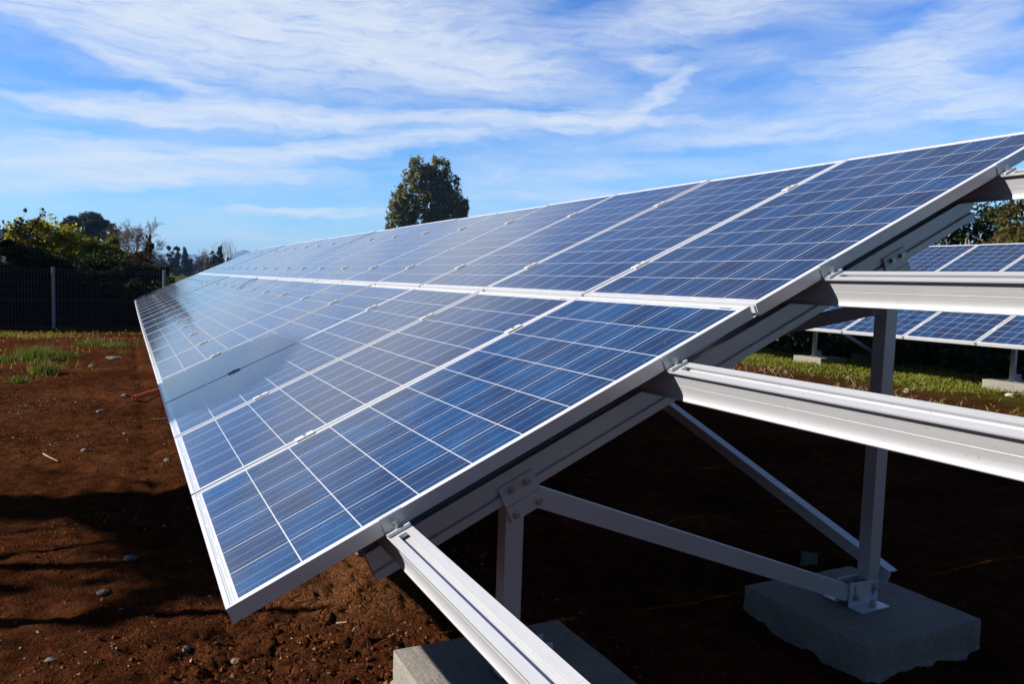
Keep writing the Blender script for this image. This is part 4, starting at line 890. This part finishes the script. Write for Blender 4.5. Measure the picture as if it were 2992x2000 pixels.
cp_ = scatter(90000, -2.2, 1.4, .1, 9.5, lambda x, y: np.clip(.30+fbm(x*1.5, y*1.5, 3, 61)*1.4, .03, 1)*np.clip(1.25-y/9, .1, 1), 14)
n = len(cp_); sz = np.minimum(.0056*np.exp(r_.normal(0, .45, n)), .0115); a = r_.uniform(0, 6.3, n); ca, sa = np.cos(a), np.sin(a)
bv = base_v[None]*(1+.22*r_.normal(size=(n, 6, 3)))*sz[:, None, None]
cv_ = np.stack([bv[..., 0]*ca[:, None]-bv[..., 1]*sa[:, None], bv[..., 0]*sa[:, None]+bv[..., 1]*ca[:, None], bv[..., 2]], -1) + (cp_+np.array([0, 0, .004]))[:, None, :]
cf_ = (np.array(bf)[None]+(np.arange(n)*6)[:, None, None]).reshape(-1, 3)
t_ = NT('soil_crumbs', .95, spec=0); ri_ = t_.n('ShaderNodeNewGeometry').outputs['Random Per Island']; t_.base(t_.ramp(ri_, [(.0, (.018, .0065, .003)), (.5, (.058, .020, .008)), (.85, (.12, .046, .019)), (1, (.21, .11, .055))]))
tag(mesh_obj('soil_crumbs', cv_.reshape(-1, 3), cf_, t_.m), 'loose crumbs of red soil scattered over the near ground', 'soil', kind='stuff')
# orange conduit sticking out below the panels
pm = MB(); A_, B_ = Vector((-.11, 6.97, float(gf_(-.11, 6.97))+.03)), Vector((.62, 8.45, float(gf_(.62, 8.45))+.03)); d_ = (B_-A_).normalized(); nn = 14; a_ = d_.orthogonal().normalized(); b_ = d_.cross(a_)
ring = lambda p, r: [tuple(p+a_*(r*math.cos(6.28319*i/nn))+b_*(r*math.sin(6.28319*i/nn))) for i in range(nn)]
pm.add(ring(A_, .021)+ring(B_, .021)+ring(A_, .0165)+ring(A_+d_*.2, .0165), [(i, (i+1) % nn, nn+(i+1) % nn, nn+i) for i in range(nn)]+[(i, 2*nn+i, 2*nn+(i+1) % nn, (i+1) % nn) for i in range(nn)]+[(2*nn+i, 3*nn+i, 3*nn+(i+1) % nn, 2*nn+(i+1) % nn) for i in range(nn)]+[tuple(range(3*nn, 4*nn))])
tag(pm.build('plastic_pipe', M_PIPE, None, 40), 'orange plastic conduit pipe lying on the soil below the panels', 'pipe')
bt = empty('wooden_stake', (2.62, .74, float(gh(2.62, .74))), label='short grey board stake stuck in the soil behind the shaded footing', cat='stake'); sm = MB(); sm.beam((0, 0, -.05), (.03, .02, .07), .075, .018, up=(.3, 1, 0)); sm.build('board', M_WOOD, bt)
def twig(pts, r, label, m=M_PALETWIG):
    t = MB()
    for i in range(len(pts)-1): t.tube(pts[i], pts[i+1], r, r*.8, 5)
    return tag(t.build('twig', m), label, 'twig')
gz = lambda x, y: float(gf_(x, y))+.006
twig([(-.70, 4.36, gz(-.7, 4.36)), (-.66, 4.21, gz(-.66, 4.21)+.01), (-.60, 4.13, gz(-.6, 4.1))], .004, 'pale curved twig on the soil left of the panel edge')
twig([(.18, 5.75, gz(.1, 5.7)), (.03, 5.70, gz(0, 5.7))], .004, 'short straight pale twig beside the shaded panel edge')
twig([(.50, 1.00, gz(.5, 1)), (.535, .985, gz(.5, 1)+.004)], .004, 'tiny white straw beside the sunlit footing')
# black stalk lying on the panels
tk = lambda v, u, n=.004: (v*CT-n*ST, u, v*ST+n*CT)
twig([tk(1.63, 9.6), tk(1.52, 9.5, .02), tk(1.40, 9.35, .012), tk(1.27, 9.15)], .0045, 'thin black stalk lying on the lower row of panels near the middle seam', M_BARK)

# ================================================================== tree out of frame at left whose crown and stems throw the shadows
ld = LD
poly = [(1.32, 2.88), (1.26, 3.55), (.86, 3.86), (.04, 3.84), (-.75, 3.42), (-1.35, 3.40), (-1.75, 3.52), (-2.6, 3.6), (-2.7, 3.02), (-1.75, 3.02), (-1.3, 3.0), (-1.12, 2.6), (-1.05, 2.25), (-.96, 1.85), (-1.22, 1.45), (-.7, 1.75), (.04, 2.52), (.25, 2.36), (.47, 2.25), (.78, 2.32), (1.0, 2.48)]
def inpoly(x, y):
    c = False; n = len(poly); j = n-1
    for i in range(n):
        xi, yi = poly[i]; xj, yj = poly[j]
        if (yi > y) != (yj > y) and x < (xj-xi)*(y-yi)/(yj-yi)+xi: c = not c
        j = i
    return c
rt = random.Random(3); pts = []
while len(pts) < 5200:
    x, y = rt.uniform(-2.8, 1.4), rt.uniform(1.3, 4.0)
    if inpoly(x, y): t = -(8.6+rt.gauss(0, .45)); pts.append((x+ld.x*t, y+ld.y*t, ld.z*t))
while len(pts) < 5300:      # outer sprays
    x, y = rt.gauss(-1.5, .9), rt.gauss(2.1, .8); t = -(8.4+rt.gauss(0, .6))
    if x < -.2: pts.append((x+ld.x*t, y+ld.y*t, ld.z*t))
st_ = empty('shade_tree', (-8.6, 4.9, -.55), label='leafy tree standing left of the table, throwing its shadow over panels and soil', cat='tree')
P = np.array(pts)-np.array(st_.location); v, f = leaves(P, .13, 1.5, 0, 3); mesh_obj('crown', v, f, L_RGREEN, st_)
mm = MB(); mm.tube((0, 0, -.3), (.1, -.2, 1.6), .10, .08, 8); mm.tube((.1, -.2, 1.6), (1.2, -.3, 3.2), .08, .05, 8); mm.tube((1.2, -.3, 3.2), (2.2, -.1, 4.3), .05, .02, 8); mm.build('trunk', M_BARK, st_)
for k, (ex, ey, r0, lab) in enumerate(((-.02, 1.885, .085, 'thicker'), (.52, 1.11, .062, 'thinner'), (-.60, 5.28, .03, 'slender'), (-1.08, 6.99, .03, 'slight'))):
    t = -3.6; tip = Vector((ex, ey, -.52))+ld*t
    bx_, by_ = tip.x-.15, tip.y+.05; s_ = empty('sapling', (bx_, by_, -.55), label='%s bare upright sapling stem left of the table, throwing a long thin shadow' % lab, cat='tree'); m_ = MB(); L_ = tip-Vector((bx_, by_, -.55))
    m_.tube((0, 0, -.2), L_*.5, r0, r0*.8, 7); m_.tube(L_*.5, L_, r0*.8, r0*.3, 7); m_.build('trunk', M_BARK, s_)
    m_ = MB(); m_.tube(L_*.7, L_*.7+Vector((.1, .25, .35)), r0*.4, r0*.15, 5); m_.build('twigs', M_BARK, s_)
# dense unseen hedge added further left to keep the bank and fence in shade
cs, rs = [], []
for i in range(70):
    x = rw.uniform(-13, -4.6); cs.append(np.array([x, 22.2+rw.uniform(-1.2, 1.6), rw.uniform(-.3, 3.6)])); rs.append(np.array([.9, .8, .7]))
P = clump_points(cs, rs, [110]*len(cs), 28, .6); v, f = leaves(P, .22, 1.6, 0, 29)
hg = empty('hedge', (-9, 22.5, -.7), label='tall dense unseen hedge added left of the bank to shade the fence', cat='hedge'); mesh_obj('foliage', v-np.array(hg.location), f, L_BRAMBLE, hg)

# ================================================================== air
hz = MB(); hz.box((-4600, -400, -75), (4600, 6300, 175))
hm = bpy.data.materials.new('haze'); hm.use_nodes = True; ht = hm.node_tree; ht.nodes.clear()
hv = ht.nodes.new('ShaderNodeVolumePrincipled'); hv.inputs['Color'].default_value = (.30, .56, 1, 1); hv.inputs['Density'].default_value = HAZE; hv.inputs['Anisotropy'].default_value = 0
ho = ht.nodes.new('ShaderNodeOutputMaterial'); ht.links.new(hv.outputs[0], ho.inputs['Volume'])
tag(hz.build('haze', hm), 'thin blue air haze over the whole place', 'haze', kind='stuff')
